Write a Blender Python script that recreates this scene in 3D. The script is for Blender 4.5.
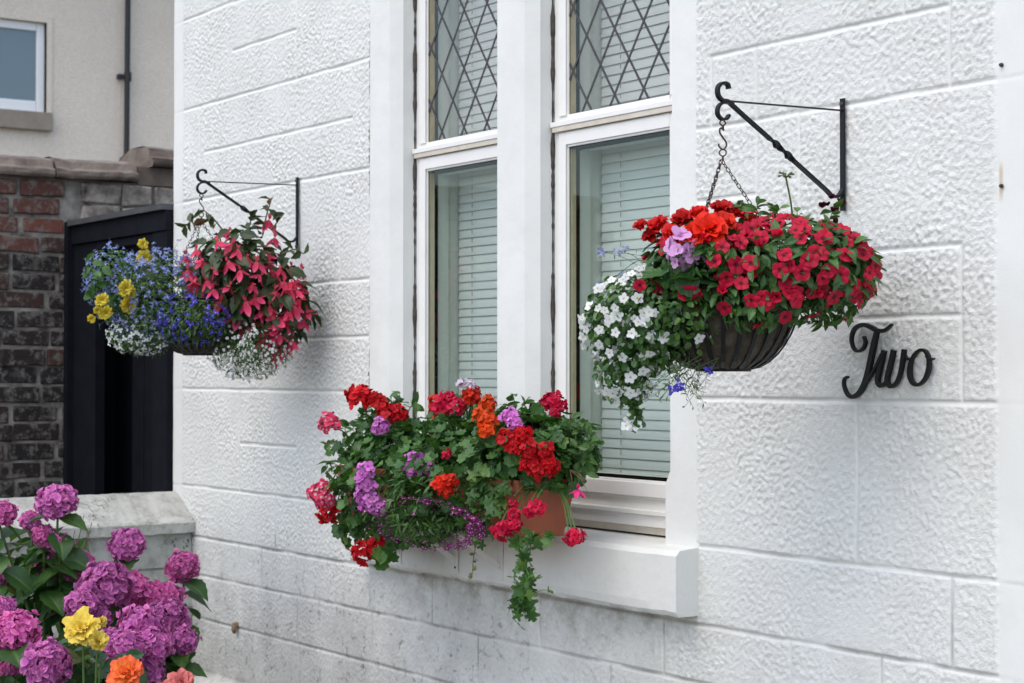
import bpy, math
import numpy as np
from mathutils import Matrix, Vector
rng = np.random.default_rng(7)
S = bpy.context.scene
COL = S.collection
for o in list(bpy.data.objects): bpy.data.objects.remove(o)
R = math.radians
# ------------------------------------------------------------------ camera
D = 2.8; EYE = 1.45; FPX = 1800.0; HOR = 372.5
CAM = np.array([0.0, -D, EYE])
yaw = math.atan2(1250, 1800)                 # angle between view axis and the wall direction
pitch = math.atan((HOR-341.5)/FPX)
cd = bpy.data.cameras.new('camera'); cam = bpy.data.objects.new('camera', cd); COL.objects.link(cam)
cam.location = CAM; cam.rotation_euler = (R(90)+pitch, 0, R(90)-yaw)
cd.sensor_width = 36; cd.lens = 36*FPX/1024; cd.clip_end = 500; cd.clip_start = 0.05
cd.dof.use_dof = True; cd.dof.focus_distance = 4.0; cd.dof.aperture_fstop = 9.0
S.camera = cam
FH = np.array([-math.cos(yaw), math.sin(yaw), 0]); RT = np.array([math.sin(yaw), math.cos(yaw), 0]); UPZ = np.array([0, 0, 1.0])
FW = FH*math.cos(pitch)+UPZ*math.sin(pitch); UP = UPZ*math.cos(pitch)-FH*math.sin(pitch)
NC = -FH                                      # horizontal direction back towards the camera
# ------------------------------------------------------------------ world, sun, exposure
w = bpy.data.worlds.new('World'); S.world = w; w.use_nodes = True
nt = w.node_tree; sk = nt.nodes.new('ShaderNodeTexSky'); sk.sky_type = 'NISHITA'; sk.sun_disc = False
SUN_EL, SUN_AZ = 60, 168                      # compass azimuth measured from +Y clockwise
sk.sun_elevation = R(SUN_EL); sk.sun_rotation = R(SUN_AZ); sk.air_density = 1.0; sk.dust_density = 2.6; sk.ozone_density = .4
nt.links.new(sk.outputs[0], nt.nodes['Background'].inputs[0]); nt.nodes['Background'].inputs[1].default_value = 0.15
sl = bpy.data.lights.new('sun', 'SUN'); so = bpy.data.objects.new('sun', sl); COL.objects.link(so)
sl.energy = 0.6; sl.angle = R(130); sl.color = (1, .98, .955)
sd = Vector((math.sin(R(SUN_AZ))*math.cos(R(SUN_EL)), math.cos(R(SUN_AZ))*math.cos(R(SUN_EL)), math.sin(R(SUN_EL))))
so.rotation_euler = sd.to_track_quat('Z', 'Y').to_euler()
S.view_settings.view_transform = 'Standard'; S.view_settings.look = 'None'; S.view_settings.gamma = 1
S.view_settings.use_curve_mapping = False; S.view_settings.exposure = 0.92
S.render.engine = 'CYCLES'
S.cycles.max_bounces = 8; S.cycles.transparent_max_bounces = 12; S.cycles.caustics_reflective = False; S.cycles.caustics_refractive = False

# ------------------------------------------------------------------ helpers
def W(px, py, x=None, y=None, f=None):
    d = FW + (px-512)/FPX*RT + (341.5-py)/FPX*UP
    if x is not None: t = (x-CAM[0])/d[0]
    elif y is not None: t = (y-CAM[1])/d[1]
    else: t = f
    return CAM + d*t
def XW(px, y=0.0): return W(px, 372, y=y)[0]

class MB:
    def __init__(s): s.V = []; s.F = []; s.T = []; s.R = []; s.n = 0
    def add(s, V, F, t=None, r=0.5):
        V = np.asarray(V, float); k = len(V)
        s.V.append(V); s.F.append(np.asarray(F, int)+s.n); s.n += k
        s.T.append(np.zeros(k) if t is None else np.asarray(t, float)); s.R.append(np.full(k, r) if np.isscalar(r) else np.asarray(r, float))
        return s
    def inst(s, tpl, M, P, sc, r):            # M (k,3,3) rows = local axes in world; P (k,3)
        V, F, t = tpl; k = len(P); n = len(V); sc = np.broadcast_to(np.asarray(sc, float), (k,))
        X = np.einsum('nj,kji->kni', V, M)*sc[:, None, None] + np.asarray(P)[:, None, :]
        FF = (F[None]+(np.arange(k)*n)[:, None, None]).reshape(-1, F.shape[1])
        s.add(X.reshape(-1, 3), FF, np.tile(t, k), np.repeat(r, n))
    def box(s, x0, x1, y0, y1, z0, z1, r=.5):
        V = [(x, y, z) for x in (x0, x1) for y in (y0, y1) for z in (z0, z1)]
        s.add(V, [(0, 1, 3, 2), (4, 6, 7, 5), (0, 4, 5, 1), (2, 3, 7, 6), (0, 2, 6, 4), (1, 5, 7, 3)], None, r); return s
    def tube(s, P, rad, m=6, a=1, b=1, twist=None, ref=None, square=False, r=.5, cap=True):
        P = np.asarray(P, float); n = len(P); rad = np.broadcast_to(np.asarray(rad, float), (n,))
        T = np.gradient(P, axis=0); T /= np.linalg.norm(T, axis=1)[:, None]+1e-12
        if ref is None:
            ref = np.array([0, 0, 1.]) if abs(T[0, 2]) < .9 else np.array([1., 0, 0])
            B = np.cross(T[0], ref); B /= np.linalg.norm(B); Bs = [B]
            for i in range(1, n):
                B = Bs[-1]-T[i]*np.dot(Bs[-1], T[i]); B /= np.linalg.norm(B)+1e-12; Bs.append(B)
            Bs = np.array(Bs)
        else:
            Bs = np.asarray(ref, float)[None]-T*(T@np.asarray(ref, float))[:, None]; Bs /= np.linalg.norm(Bs, axis=1)[:, None]
        N = np.cross(T, Bs)
        if square: m = 4; an = np.array([45, 135, 225, 315])*math.pi/180; k = math.sqrt(2)
        else: an = np.arange(m)*2*math.pi/m; k = 1
        V = []
        for i in range(n):
            th = 0 if twist is None else twist[i]
            c = k*a*np.cos(an)*rad[i]; d = k*b*np.sin(an)*rad[i]
            c, d = c*math.cos(th)-d*math.sin(th), c*math.sin(th)+d*math.cos(th)
            V.append(P[i]+c[:, None]*Bs[i]+d[:, None]*N[i])
        V = np.concatenate(V); F = [(i*m+j, i*m+(j+1) % m, (i+1)*m+(j+1) % m, (i+1)*m+j) for i in range(n-1) for j in range(m)]
        if cap and m in (4, 6, 8):
            for o in (0, (n-1)*m):
                if m == 4: F.append((o, o+1, o+2, o+3))
                elif m == 6: F += [(o, o+1, o+2, o+3), (o, o+3, o+4, o+5)]
                else: F += [(o, o+1, o+2, o+3), (o, o+3, o+4, o+7), (o+4, o+5, o+6, o+7)]
        t = np.repeat(np.linspace(0, 1, n), m); s.add(V, F, t, r); return s
    def build(s, name, mat, parent=None, smooth=False, bevel=0):
        V = np.concatenate(s.V); F = np.concatenate(s.F)
        off = np.array(parent_origin(parent)); V = V-off
        me = mesh_np(name, V, F, smooth); 
        for nm, arr in (('tt', s.T), ('rr', s.R)):
            a = me.attributes.new(nm, 'FLOAT', 'POINT'); a.data.foreach_set('value', np.concatenate(arr).astype(np.float32))
        me.materials.append(mat); o = bpy.data.objects.new(name, me); COL.objects.link(o)
        if parent is not None: o.parent = parent
        if bevel:
            b = o.modifiers.new('b', 'BEVEL'); b.width = bevel; b.segments = 2; b.limit_method = 'ANGLE'
        return o
ORG = {}
def parent_origin(p):
    t = np.zeros(3)
    while p is not None: t = t+np.array(p.location); p = p.parent
    return t
def mesh_np(name, V, F, smooth=False):
    me = bpy.data.meshes.new(name); k = F.shape[1]
    me.vertices.add(len(V)); me.vertices.foreach_set('co', V.astype(np.float32).ravel())
    me.loops.add(F.size); me.loops.foreach_set('vertex_index', F.astype(np.int32).ravel())
    me.polygons.add(len(F)); me.polygons.foreach_set('loop_start', np.arange(0, F.size, k, dtype=np.int32))
    me.polygons.foreach_set('loop_total', np.full(len(F), k, np.int32))
    me.polygons.foreach_set('use_smooth', np.full(len(F), bool(smooth)))
    me.update(calc_edges=True); me.validate(); return me
def thing(name, label, cat, loc=(0, 0, 0), group=None):
    o = bpy.data.objects.new(name, None); COL.objects.link(o); o.location = loc; o.empty_display_size = .05
    return tag(o, label, cat, group)
def tag(o, label=None, cat=None, group=None, kind=None):
    if label: o['label'] = label
    if cat: o['category'] = cat
    if group: o['group'] = group
    if kind: o['kind'] = kind
    return o
def lathe(prof, c, m=24, t=None):
    prof = np.asarray(prof, float); n = len(prof); an = np.arange(m)*2*math.pi/m; V = []
    for r_, z in prof: V.append(np.stack([c[0]+r_*np.cos(an), c[1]+r_*np.sin(an), np.full(m, c[2]+z)], 1))
    F = [(i*m+j, i*m+(j+1) % m, (i+1)*m+(j+1) % m, (i+1)*m+j) for i in range(n-1) for j in range(m)]
    return np.concatenate(V), F
def crom(P, k=8):
    P = np.asarray(P, float); P = np.vstack([2*P[0]-P[1], P, 2*P[-1]-P[-2]]); out = []
    for i in range(1, len(P)-2):
        for t in np.arange(k)/k:
            a, b, c, d = P[i-1:i+3]
            out.append(.5*((2*b)+(-a+c)*t+(2*a-5*b+4*c-d)*t*t+(-a+3*b-3*c+d)*t**3))
    out.append(P[-2]); return np.array(out)

# ------------------------------------------------------------------ materials
class N:
    def __init__(s, name):
        s.m = bpy.data.materials.new(name); s.m.use_nodes = True; s.t = s.m.node_tree; s.p = s.t.nodes['Principled BSDF']; s.out = s.t.nodes['Material Output']
    def n(s, ty, **k):
        x = s.t.nodes.new('ShaderNode'+ty)
        for a, b in k.items():
            if a.startswith('i_'):
                key = a[2:]; key = int(key) if key.isdigit() else key.replace('_', ' ')
                x.inputs[key].default_value = b
            else: setattr(x, a, b)
        return x
    def l(s, a, b): s.t.links.new(a, b)
    def pos(s): return s.n('NewGeometry').outputs['Position']
    def noise(s, scale, detail=4, rough=.5, vec=None, dist=0):
        x = s.n('TexNoise'); x.inputs['Scale'].default_value = scale; x.inputs['Detail'].default_value = detail; x.inputs['Roughness'].default_value = rough; x.inputs['Distortion'].default_value = dist
        s.l(vec if vec is not None else s.pos(), x.inputs['Vector']); return x.outputs['Fac']
    def ramp(s, fac, stops):
        x = s.n('ValToRGB'); e = x.color_ramp.elements
        while len(e) < len(stops): e.new(.5)
        for i, (p, c) in enumerate(stops):
            e[i].position = p; e[i].color = (*c, 1) if not np.isscalar(c) else (c, c, c, 1)
        s.l(fac, x.inputs[0]); return x.outputs[0]
    def mix(s, f, a, b, mode='MIX'):
        x = s.n('Mix', data_type='RGBA', blend_type=mode)
        for v, i in ((f, 0), (a, 6), (b, 7)):
            if hasattr(v, 'is_linked'): s.l(v, x.inputs[i])
            elif i == 0: x.inputs[0].default_value = v
            else: x.inputs[i].default_value = (*v, 1)
        return x.outputs[2]
    def mth(s, op, a, b=0, clamp=False):
        x = s.n('Math', operation=op); x.use_clamp = clamp
        for v, i in ((a, 0), (b, 1)):
            if hasattr(v, 'is_linked'): s.l(v, x.inputs[i])
            else: x.inputs[i].default_value = v
        return x.outputs[0]
    def rng(s, v, a, b, c=0, d=1):
        x = s.n('MapRange'); s.l(v, x.inputs[0])
        for i, q in enumerate((a, b, c, d)): x.inputs[i+1].default_value = q
        return x.outputs[0]
    def attr(s, nm): return s.n('Attribute', attribute_name=nm).outputs['Fac']
    def xyz(s):
        x = s.n('SeparateXYZ'); s.l(s.pos(), x.inputs[0]); return x.outputs
    def col(s, c):
        if hasattr(c, 'is_linked'): s.l(c, s.p.inputs['Base Color'])
        else: s.p.inputs['Base Color'].default_value = (*c, 1)
        return s
    def set(s, **k):
        for a, b in k.items(): s.p.inputs[a.replace('_', ' ')].default_value = b
        return s
    def bump(s, h, dist=.002, st=1):
        x = s.n('Bump'); x.inputs['Distance'].default_value = dist; x.inputs['Strength'].default_value = st
        s.l(h, x.inputs['Height']); s.l(x.outputs[0], s.p.inputs['Normal']); return s

def wall_mat(name, rough=True):
    k = N(name); X, Y, Z = k.xyz()
    base = k.mix(k.rng(k.noise(1.7, 5, .6), .35, .7), (.765, .780, .745), (.695, .712, .68))
    base = k.mix(k.rng(k.noise(9, 6, .65), .45, .75, 0, .55), base, (.66, .655, .62))
    # weathering at the foot of the wall
    low = k.rng(Z, 1.0, .66)
    leftw = k.rng(X, -3.2, -4.4, .35, 1)
    n1 = k.noise(5, 8, .7); n2 = k.noise(38, 6, .7)
    m = k.mth('MULTIPLY', k.mth('MULTIPLY', low, leftw), k.rng(n1, .30, .58), True)
    base = k.mix(k.mth('MULTIPLY', m, .85), base, (.50, .51, .49))
    sp = k.mth('MULTIPLY', k.mth('MULTIPLY', k.rng(n2, .53, .62), m), k.rng(k.noise(14, 4, .6), .42, .56), True)
    base = k.mix(k.mth('MULTIPLY', sp, .8), base, (.10, .10, .09))
    if rough:
        g = k.attr('tt')
        gm = k.mth('MULTIPLY', k.mth('MULTIPLY', g, k.rng(n1, .3, .6)), k.rng(Z, 1.3, .85, .10, .85), True)
        base = k.mix(gm, base, (.20, .195, .17))
    # moss and dirt right below the window sill
    uz = k.mth('MULTIPLY', k.rng(Z, .70, .872), k.rng(Z, .885, .873))
    ux = k.mth('MULTIPLY', k.rng(X, -4.75, -4.5), k.rng(X, -3.1, -3.4))
    us = k.mth('MULTIPLY', k.mth('MULTIPLY', uz, ux), k.rng(k.noise(11, 6, .7), .42, .66), True)
    base = k.mix(k.mth('MULTIPLY', us, .75), base, (.20, .17, .13))
    px_, _, pz_ = W(1002, 186, y=0)
    st_ = k.mth('MULTIPLY', k.rng(k.mth('ABSOLUTE', k.mth('SUBTRACT', X, float(px_)-.003)), .007, .002), k.mth('MULTIPLY', k.rng(Z, float(pz_)+.05, float(pz_)+.03), k.rng(Z, float(pz_)-.035, float(pz_)-.01)), True)
    base = k.mix(k.mth('MULTIPLY', st_, k.rng(n1, .2, .6, .3, .8)), base, (.48, .36, .20))
    k.col(base).set(Roughness=.6); k.p.inputs['Specular IOR Level'].default_value = .35
    h = k.mth('ADD', k.mth('MULTIPLY', k.noise(240 if rough else 150, 5, .65), 1.0 if rough else .35), k.mth('MULTIPLY', k.noise(30, 3, .5), .6)); h = h if rough else k.mth('ADD', h, k.mth('MULTIPLY', k.noise(7, 3, .5), 2.5))
    if rough: h = k.mth('MULTIPLY', h, k.attr('rr'))
    k.bump(h, .0028 if rough else .0016, 1.0)
    return k.m
M_wall = wall_mat('painted render'); M_smooth = wall_mat('painted stone', False)

def plain(name, c, rough=.5, metal=0, var=.0, scale=30, bump=0, bs=60, spec=.5, c2=None):
    k = N(name)
    if var or c2 is not None:
        c2 = c2 if c2 is not None else tuple(v*(1-var) for v in c)
        k.col(k.mix(k.rng(k.noise(scale, 5, .6), .3, .7), c, c2))
    else: k.col(c)
    k.set(Roughness=rough, Metallic=metal); k.p.inputs['Specular IOR Level'].default_value = spec
    if bump: k.bump(k.noise(bs, 4, .6), bump)
    return k.m
M_frame = plain('white window paint', (.80, .80, .775), .35, c2=(.75, .745, .71), scale=14, bump=.0006, bs=25)
M_frame2 = plain('cream paint and recess shade', (.66, .61, .52), .5, c2=(.52, .47, .38), scale=20, bump=.001)
M_gold = plain('brass spacer bar', (.60, .50, .30), .4, .3, var=.2)
M_black = plain('black rubber seal', (.006, .006, .006), .9, spec=.05)
M_crack = plain('perished sealant', (.02, .018, .016), .9, c2=(.10, .09, .075), scale=45, bump=.004, bs=50)
M_lead = plain('lead came', (.06, .063, .07), .6, .1, var=.3, scale=40)
M_blind = plain('pale blind slat', (.60, .635, .62), .45)
M_cord = plain('grey cord', (.32, .34, .33), .8)
M_room = plain('interior paint', (.64, .67, .60), .8, var=.1, scale=3)
M_iron = plain('black iron paint', (.006, .006, .007), .45, 0, bump=.0006, bs=180, spec=.3)
M_chain = plain('brown steel chain', (.075, .055, .045), .45, .7, var=.5, scale=90)
M_terra = plain('terracotta', (.38, .105, .05), .8, c2=(.24, .08, .045), scale=13, bump=.0012)
M_soil = plain('soil', (.035, .022, .014), .95, c2=(.07, .05, .035), scale=60, bump=.008, bs=70)
M_shelf = plain('white steel bracket', (.74, .73, .70), .35, .0, var=.08)
M_coir = plain('moss and coir liner', (.022, .017, .011), .95, c2=(.11, .09, .065), scale=26, bump=.008, bs=60)
M_door = plain('black painted timber', (.003, .0035, .006), .8, c2=(.007, .008, .013), scale=12, bump=.0008, bs=40, spec=.15)
M_pvc = plain('white plastic frame', (.78, .79, .78), .35)
M_stonesill = plain('sandstone sill', (.23, .19, .15), .85, c2=(.29, .25, .20), scale=8, bump=.002)
M_pipe = plain('dark plastic pipe', (.010, .011, .013), .55)
M_rust = plain('rusty steel', (.16, .09, .05), .8, c2=(.30, .24, .16), scale=90)
M_dark = plain('drying screw head', (.03, .025, .02), .6)

def glass(name, tint, refl=1.0):
    k = N(name); tr = k.n('BsdfTransparent'); tr.inputs[0].default_value = (*tint, 1)
    gl = k.n('BsdfGlossy'); gl.inputs['Roughness'].default_value = .02; gl.inputs[0].default_value = (.95, 1, .98, 1)
    lw = k.n('Fresnel'); lw.inputs[0].default_value = 1.5
    mx = k.n('MixShader'); bf = k.n('NewGeometry').outputs['Backfacing']; k.l(k.mth('MULTIPLY', k.mth('MULTIPLY', lw.outputs[0], refl), k.mth('SUBTRACT', 1, bf), True), mx.inputs[0]); k.l(tr.outputs[0], mx.inputs[1]); k.l(gl.outputs[0], mx.inputs[2])
    k.l(mx.outputs[0], k.out.inputs[0]); return k.m
M_glassU = glass('clear leaded glass', (.945, .945, .935), 1.0); M_glassL = glass('green tinted glass', (.905, .935, .922), 1.0)

def leafmat(name, c0, c1, c2=None, rough=.42, mid=None, trans=.22):
    k = N(name); r = k.attr('rr')
    st = [(0, c0), (.75, c1)] + ([(1, c2)] if c2 is not None else [])
    c = k.ramp(r, st)
    c = k.mix(k.rng(k.noise(70, 3, .6), .4, .7, 0, .35), c, tuple(v*.55 for v in c0))
    if mid is not None: c = k.mix(k.rng(k.attr('tt'), .18, .02, 0, .5), c, mid)
    k.col(c).set(Roughness=rough); k.p.inputs['Specular IOR Level'].default_value = .4
    tr = k.n('BsdfTranslucent'); c3 = k.mix(1, c, (1.5, 1.6, .7), 'MULTIPLY'); k.l(c3, tr.inputs[0])
    mx = k.n('MixShader'); mx.inputs[0].default_value = trans
    k.l(k.p.outputs[0], mx.inputs[1]); k.l(tr.outputs[0], mx.inputs[2]); k.l(mx.outputs[0], k.out.inputs[0])
    return k.m
def petmat(name, inner, outer, alt=None, trans=.25, eye=.2, rough=.55, edge=None):
    """pigment from the flower's eye (tt=0) to the petal edge (tt=1), varied flower by flower (rr)"""
    k = N(name); t = k.attr('tt'); r = k.attr('rr')
    oc = k.mix(k.rng(r, 0, 1), outer, alt if alt is not None else tuple(v*.78 for v in outer))
    if edge is not None: oc = k.mix(k.rng(t, .6, 1, 0, .8), oc, edge)
    c = k.mix(k.rng(t, eye*.5, eye*1.5), inner, oc)
    oi = k.n('ObjectInfo').outputs['Random']
    hs = k.n('HueSaturation'); k.l(c, hs.inputs['Color']); k.l(k.rng(oi, 0, 1, .82, 1.15), hs.inputs['Value'])
    c = hs.outputs[0]
    k.col(c).set(Roughness=rough); k.p.inputs['Specular IOR Level'].default_value = .25
    tr = k.n('BsdfTranslucent'); k.l(c, tr.inputs[0]); mx = k.n('MixShader'); mx.inputs[0].default_value = trans
    k.l(k.p.outputs[0], mx.inputs[1]); k.l(tr.outputs[0], mx.inputs[2]); k.l(mx.outputs[0], k.out.inputs[0]); return k.m
L_ger = leafmat('geranium leaf', (.022, .075, .020), (.075, .185, .040), (.16, .27, .06), mid=(.10, .2, .05))
L_fine = leafmat('fine green leaf', (.02, .075, .015), (.075, .17, .035), (.15, .25, .06))
L_pet = leafmat('petunia leaf', (.022, .075, .02), (.07, .17, .04), (.14, .25, .07), mid=(.12, .22, .06))
L_beg = leafmat('begonia leaf', (.018, .042, .016), (.055, .085, .030), (.17, .045, .025), mid=(.10, .12, .05))
L_hyd = leafmat('hydrangea leaf', (.02, .07, .018), (.065, .15, .03), (.16, .045, .03), mid=(.12, .2, .06))
L_rose = leafmat('rose leaf', (.015, .055, .025), (.045, .12, .05), mid=(.07, .14, .06))
L_dry = leafmat('withered leaf', (.10, .085, .03), (.20, .15, .06))
M_stem = leafmat('green stem', (.05, .11, .025), (.10, .17, .05), trans=.05)
M_stemr = leafmat('reddish stem', (.11, .05, .03), (.13, .10, .04), trans=.05)
M_twig = plain('brown twig', (.12, .09, .06), .85, c2=(.2, .16, .12), scale=60)
P_red = petmat('crimson petunia petal', (.10, .003, .012), (.62, .010, .046), (.36, .006, .032), eye=.28)
P_white = petmat('white petal', (.55, .50, .12), (.80, .82, .80), (.74, .76, .76), eye=.12)
P_orange = petmat('orange red begonia petal', (.75, .10, .01), (.80, .035, .008), (.72, .018, .015))
P_dred = petmat('scarlet begonia petal', (.60, .02, .01), (.66, .018, .012), (.5, .008, .015))
P_lil = petmat('pale lilac geranium petal', (.55, .15, .45), (.80, .48, .76), (.72, .38, .70))
P_mar = petmat('maroon petal', (.015, .001, .004), (.075, .004, .018), (.05, .003, .012))
P_blu = petmat('blue lobelia petal', (.75, .78, .85), (.13, .17, .52), (.26, .33, .66), eye=.16)
P_ind = petmat('violet blue lobelia petal', (.5, .5, .8), (.05, .045, .42), (.09, .07, .5), eye=.12)
P_yel = petmat('yellow begonia petal', (.80, .46, .01), (.88, .78, .13), (.86, .66, .04))
P_pink = petmat('coral pink begonia petal', (.84, .16, .22), (.84, .075, .18), (.72, .035, .12), edge=(.85, .18, .32), trans=.35)
G_red = petmat('red geranium petal', (.30, .0, .01), (.62, .008, .014), (.48, .004, .012))
G_sca = petmat('scarlet geranium petal', (.6, .03, .0), (.74, .03, .008), (.62, .015, .01))
G_cri = petmat('crimson geranium petal', (.36, .0, .03), (.64, .010, .055), (.5, .006, .05))
G_mau = petmat('mauve geranium petal', (.40, .03, .34), (.68, .24, .62), (.58, .16, .54))
G_pkw = petmat('pink and white geranium petal', (.75, .55, .62), (.66, .025, .09), (.6, .02, .08), eye=.30, edge=(.70, .10, .20))
G_ora = petmat('orange geranium petal', (.7, .12, .0), (.80, .085, .008), (.72, .06, .01))
G_whi = petmat('white geranium petal', (.6, .35, .5), (.80, .76, .80), (.72, .66, .74))
P_plob = petmat('purple lobelia petal', (.8, .7, .8), (.25, .03, .18), (.17, .012, .12), eye=.14)
P_hot = petmat('hot pink petal', (.6, .0, .2), (.75, .04, .22))
P_dpur = petmat('black purple petunia petal', (.008, .002, .008), (.03, .006, .03))
P_hyd = petmat('magenta hydrangea floret', (.26, .06, .34), (.55, .12, .36), (.42, .09, .34), eye=.15, edge=(.68, .26, .52))
P_hyd2 = petmat('pink hydrangea floret', (.4, .06, .3), (.62, .11, .34), (.50, .09, .33), eye=.15, edge=(.72, .24, .48))
P_ros = petmat('yellow rose petal', (.86, .52, .02), (.86, .72, .16), (.86, .62, .06))
P_roso = petmat('orange rose petal', (.86, .50, .02), (.84, .18, .05), (.85, .32, .04), eye=.5, edge=(.82, .12, .07))
P_rosp = petmat('salmon pink rose petal', (.85, .4, .2), (.80, .22, .22), (.8, .28, .25))

# ------------------------------------------------------------------ the setting
def ground():
    g = MB(); g.box(-40, 40, -40, 40, -.3, 0)
    k = N('paving slabs'); br = k.n('TexBrick'); br.inputs['Scale'].default_value = 1.6; br.inputs['Mortar Size'].default_value = .01
    br.inputs['Color1'].default_value = (.26, .25, .23, 1); br.inputs['Color2'].default_value = (.21, .20, .185, 1); br.inputs['Mortar'].default_value = (.08, .075, .06, 1)
    k.l(k.pos(), br.inputs['Vector']); k.col(k.mix(k.rng(k.noise(3, 6), .3, .7, 0, .5), br.outputs[0], (.14, .135, .12))).set(Roughness=.85)
    o = g.build('ground', k.m); tag(o, kind='structure')
    b = MB(); nx, ny = 50, 60; xs = np.linspace(-6.04, -3.6, nx); ys = np.linspace(-2.6, -.30, ny); XX, YY = np.meshgrid(xs, ys, indexing='ij')
    ed = np.minimum(np.minimum(XX-xs[0], xs[-1]-XX), np.minimum(YY-ys[0], ys[-1]-YY))
    Z = .004+.09*np.clip(ed/.15, 0, 1)+rng.normal(0, .008, XX.shape)*np.clip(ed/.05, 0, 1)
    I = np.arange(nx*ny).reshape(nx, ny)
    b.add(np.stack([XX, YY, Z], -1).reshape(-1, 3), np.stack([I[:-1, :-1], I[1:, :-1], I[1:, 1:], I[:-1, 1:]], -1).reshape(-1, 4))
    tag(b.build('flower_bed_soil', M_soil, smooth=True), kind='structure')
ground()

# ---- white house
XC = -2.233*D; XE = -.66*D                                    # the two corners of the gable wall
XA0, XA1, XA2 = -1.715*D, -1.6724*D, -1.6616*D                # left margin, chamfer front, opening edge
XB2, XB1 = -1.4763*D, -1.4655*D                               # mullion left
XM1, XM2 = -1.4184*D, -1.4076*D                               # mullion right
XD2, XD1, XD0 = -1.2082*D, -1.1974*D, -1.1632*D               # right jamb
ZS, ZSB, ZH, ZT = 1.034, .874, 2.95, 3.7
FD = .075
house = thing('white_house', 'white painted stone house with pecked render, leaded windows and the word Two on its wall', 'house', (XC, 0, 0))
def zz(q): return EYE+q*D
def xx(px): return XW(px)
def house_wall():
    st = .004; xs = np.arange(XC, XE+st, st); zs = np.arange(0, ZT+st, st); nx, nz = len(xs), len(zs)
    def band(wl, bw, seed):
        r_ = np.random.default_rng(seed); a = r_.normal(size=(nx, nz)); A = np.fft.rfft2(a)
        fx = np.fft.fftfreq(nx, st)[:, None]; fz = np.fft.rfftfreq(nz, st)[None]
        f = np.hypot(fx*.9, fz); A *= np.exp(-((f-1/wl)/(bw/wl))**2); b = np.fft.irfft2(A, s=(nx, nz)); return b/b.std()
    b1 = band(.019, .6, 1); b2 = band(.036, .8, 2); b3 = band(.011, .4, 3); bl = band(.5, .9, 4); b5 = band(.25, .6, 9)
    h = .50*b1+.20*b2+.42*b3; h = (np.tanh(h*1.1)+.35*np.maximum(h, 0)**1.5)*.0017*np.clip(1+.22*bl, .5, 1.5)
    XX, ZZ = np.meshgrid(xs, zs, indexing='ij')
    H = []  # horizontal joints z, x0, x1
    L0, L1 = XC, XA0; R0, R1 = XD0, XE
    for q in (.60, .54, .466, .3465, .2253, .103, -.0215, -.148, -.2135): H.append((zz(q), L0, L1))
    H += [(zz(.285), xx(204), xx(352)), (zz(.04), xx(250), L1), (zz(-.088), xx(240), xx(296)), (zz(.405), xx(232), xx(296))]
    for q in (.50, .39, .33, .2061, -.0218, -.1466, -.213): H.append((zz(q), R0, R1))
    H += [(zz(.2657), xx(713), xx(951)), (zz(.0917), xx(864), xx(962)), (zz(.0413), xx(860), xx(962)), (zz(.145), xx(700), xx(757))]
    for q in (-.213, -.262, -.3175, -.45, -.50): H.append((zz(q), L0, R1))
    Vj = [(xx(296), .3465, .60), (xx(278), .285, .3465), (xx(316), .2253, .285), (xx(199), .2253, .3465), (xx(238), .466, .54), (xx(330), .466, .54),
          (xx(340), .103, .2253), (xx(240), .04, .103), (xx(310), -.0215, .04), (xx(225), .103, .2253), (xx(240), -.148, -.0215), (xx(276), -.2135, -.148), (xx(345), -.148, -.088),
          (xx(857), -.1466, -.0218), (xx(951), -.213, -.1466), (xx(951), .2061, .33), (xx(757), .145, .2657), (xx(712), .2061, .2657), (xx(800), .0917, .2061), (xx(760), -.0218, .0917), (xx(962), -.0218, .0917), (xx(905), .2657, .33),
          (xx(262), -.262, -.2135), (xx(370), -.262, -.213), (xx(432), -.262, -.213), (xx(540), -.262, -.213), (xx(663), -.262, -.213), (xx(790), -.262, -.213),
          (xx(298), -.3175, -.262), (xx(372), -.3175, -.262), (xx(478), -.3175, -.262), (xx(610), -.3175, -.262), (xx(760), -.3175, -.262), (xx(880), -.262, -.213),
          (xx(333), -.45, -.3175), (xx(300), -.45, -.3175), (xx(440), -.45, -.3175)]
    wob = .0004*b5
    dist = np.full(XX.shape, 9.0); dH = np.full(XX.shape, 9.0)
    for z, a, b in H:
        dz = np.abs(ZZ-z+wob); dx = np.maximum(0, np.maximum(a-XX, XX-b)); d = np.hypot(dz, dx); dH = np.minimum(dH, d)
    for x, q0, q1 in Vj:
        z0, z1 = zz(q0), zz(q1); dx = np.abs(XX-x+wob); dz = np.maximum(0, np.maximum(z0-ZZ, ZZ-z1)); dist = np.minimum(dist, np.hypot(dx, dz)+.0008)
    dist = np.minimum(dist, dH)
    rough = np.clip((dist-.002)/.006, 0, 1); rough = rough*rough*(3-2*rough)
    def band_x(a, b): return np.clip(np.minimum(XX-a, b-XX)/.012+.5, 0, 1)
    sm = np.maximum.reduce([band_x(XC-1, XC+.085), band_x(-.8439*D, XE+1)]); sm = np.clip(sm+.0*b5, 0, 1)
    rough = rough*(1-sm)
    low = np.clip((.86-ZZ)/.1, 0, 1)*np.clip((-3.6-XX)/.6, 0, 1)
    rough = rough*(1-.45*low)
    gd = np.exp(-(dist/.0032)**2)*np.clip(1+.7*b5, .15, 1.4)*np.where(sm > .5, .35, 1)
    y = -(.0012*rough + h*rough - .0023*gd + .0012*bl*.5)
    # plinth
    pl = zz(-.384); pm = np.clip((pl-ZZ)/.035, 0, 1); y = y-.05*pm-.004*pm*b1*.3
    groove = np.clip(gd*1.1, 0, 1)+.6*np.exp(-((ZZ-pl)/.02)**2)
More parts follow.
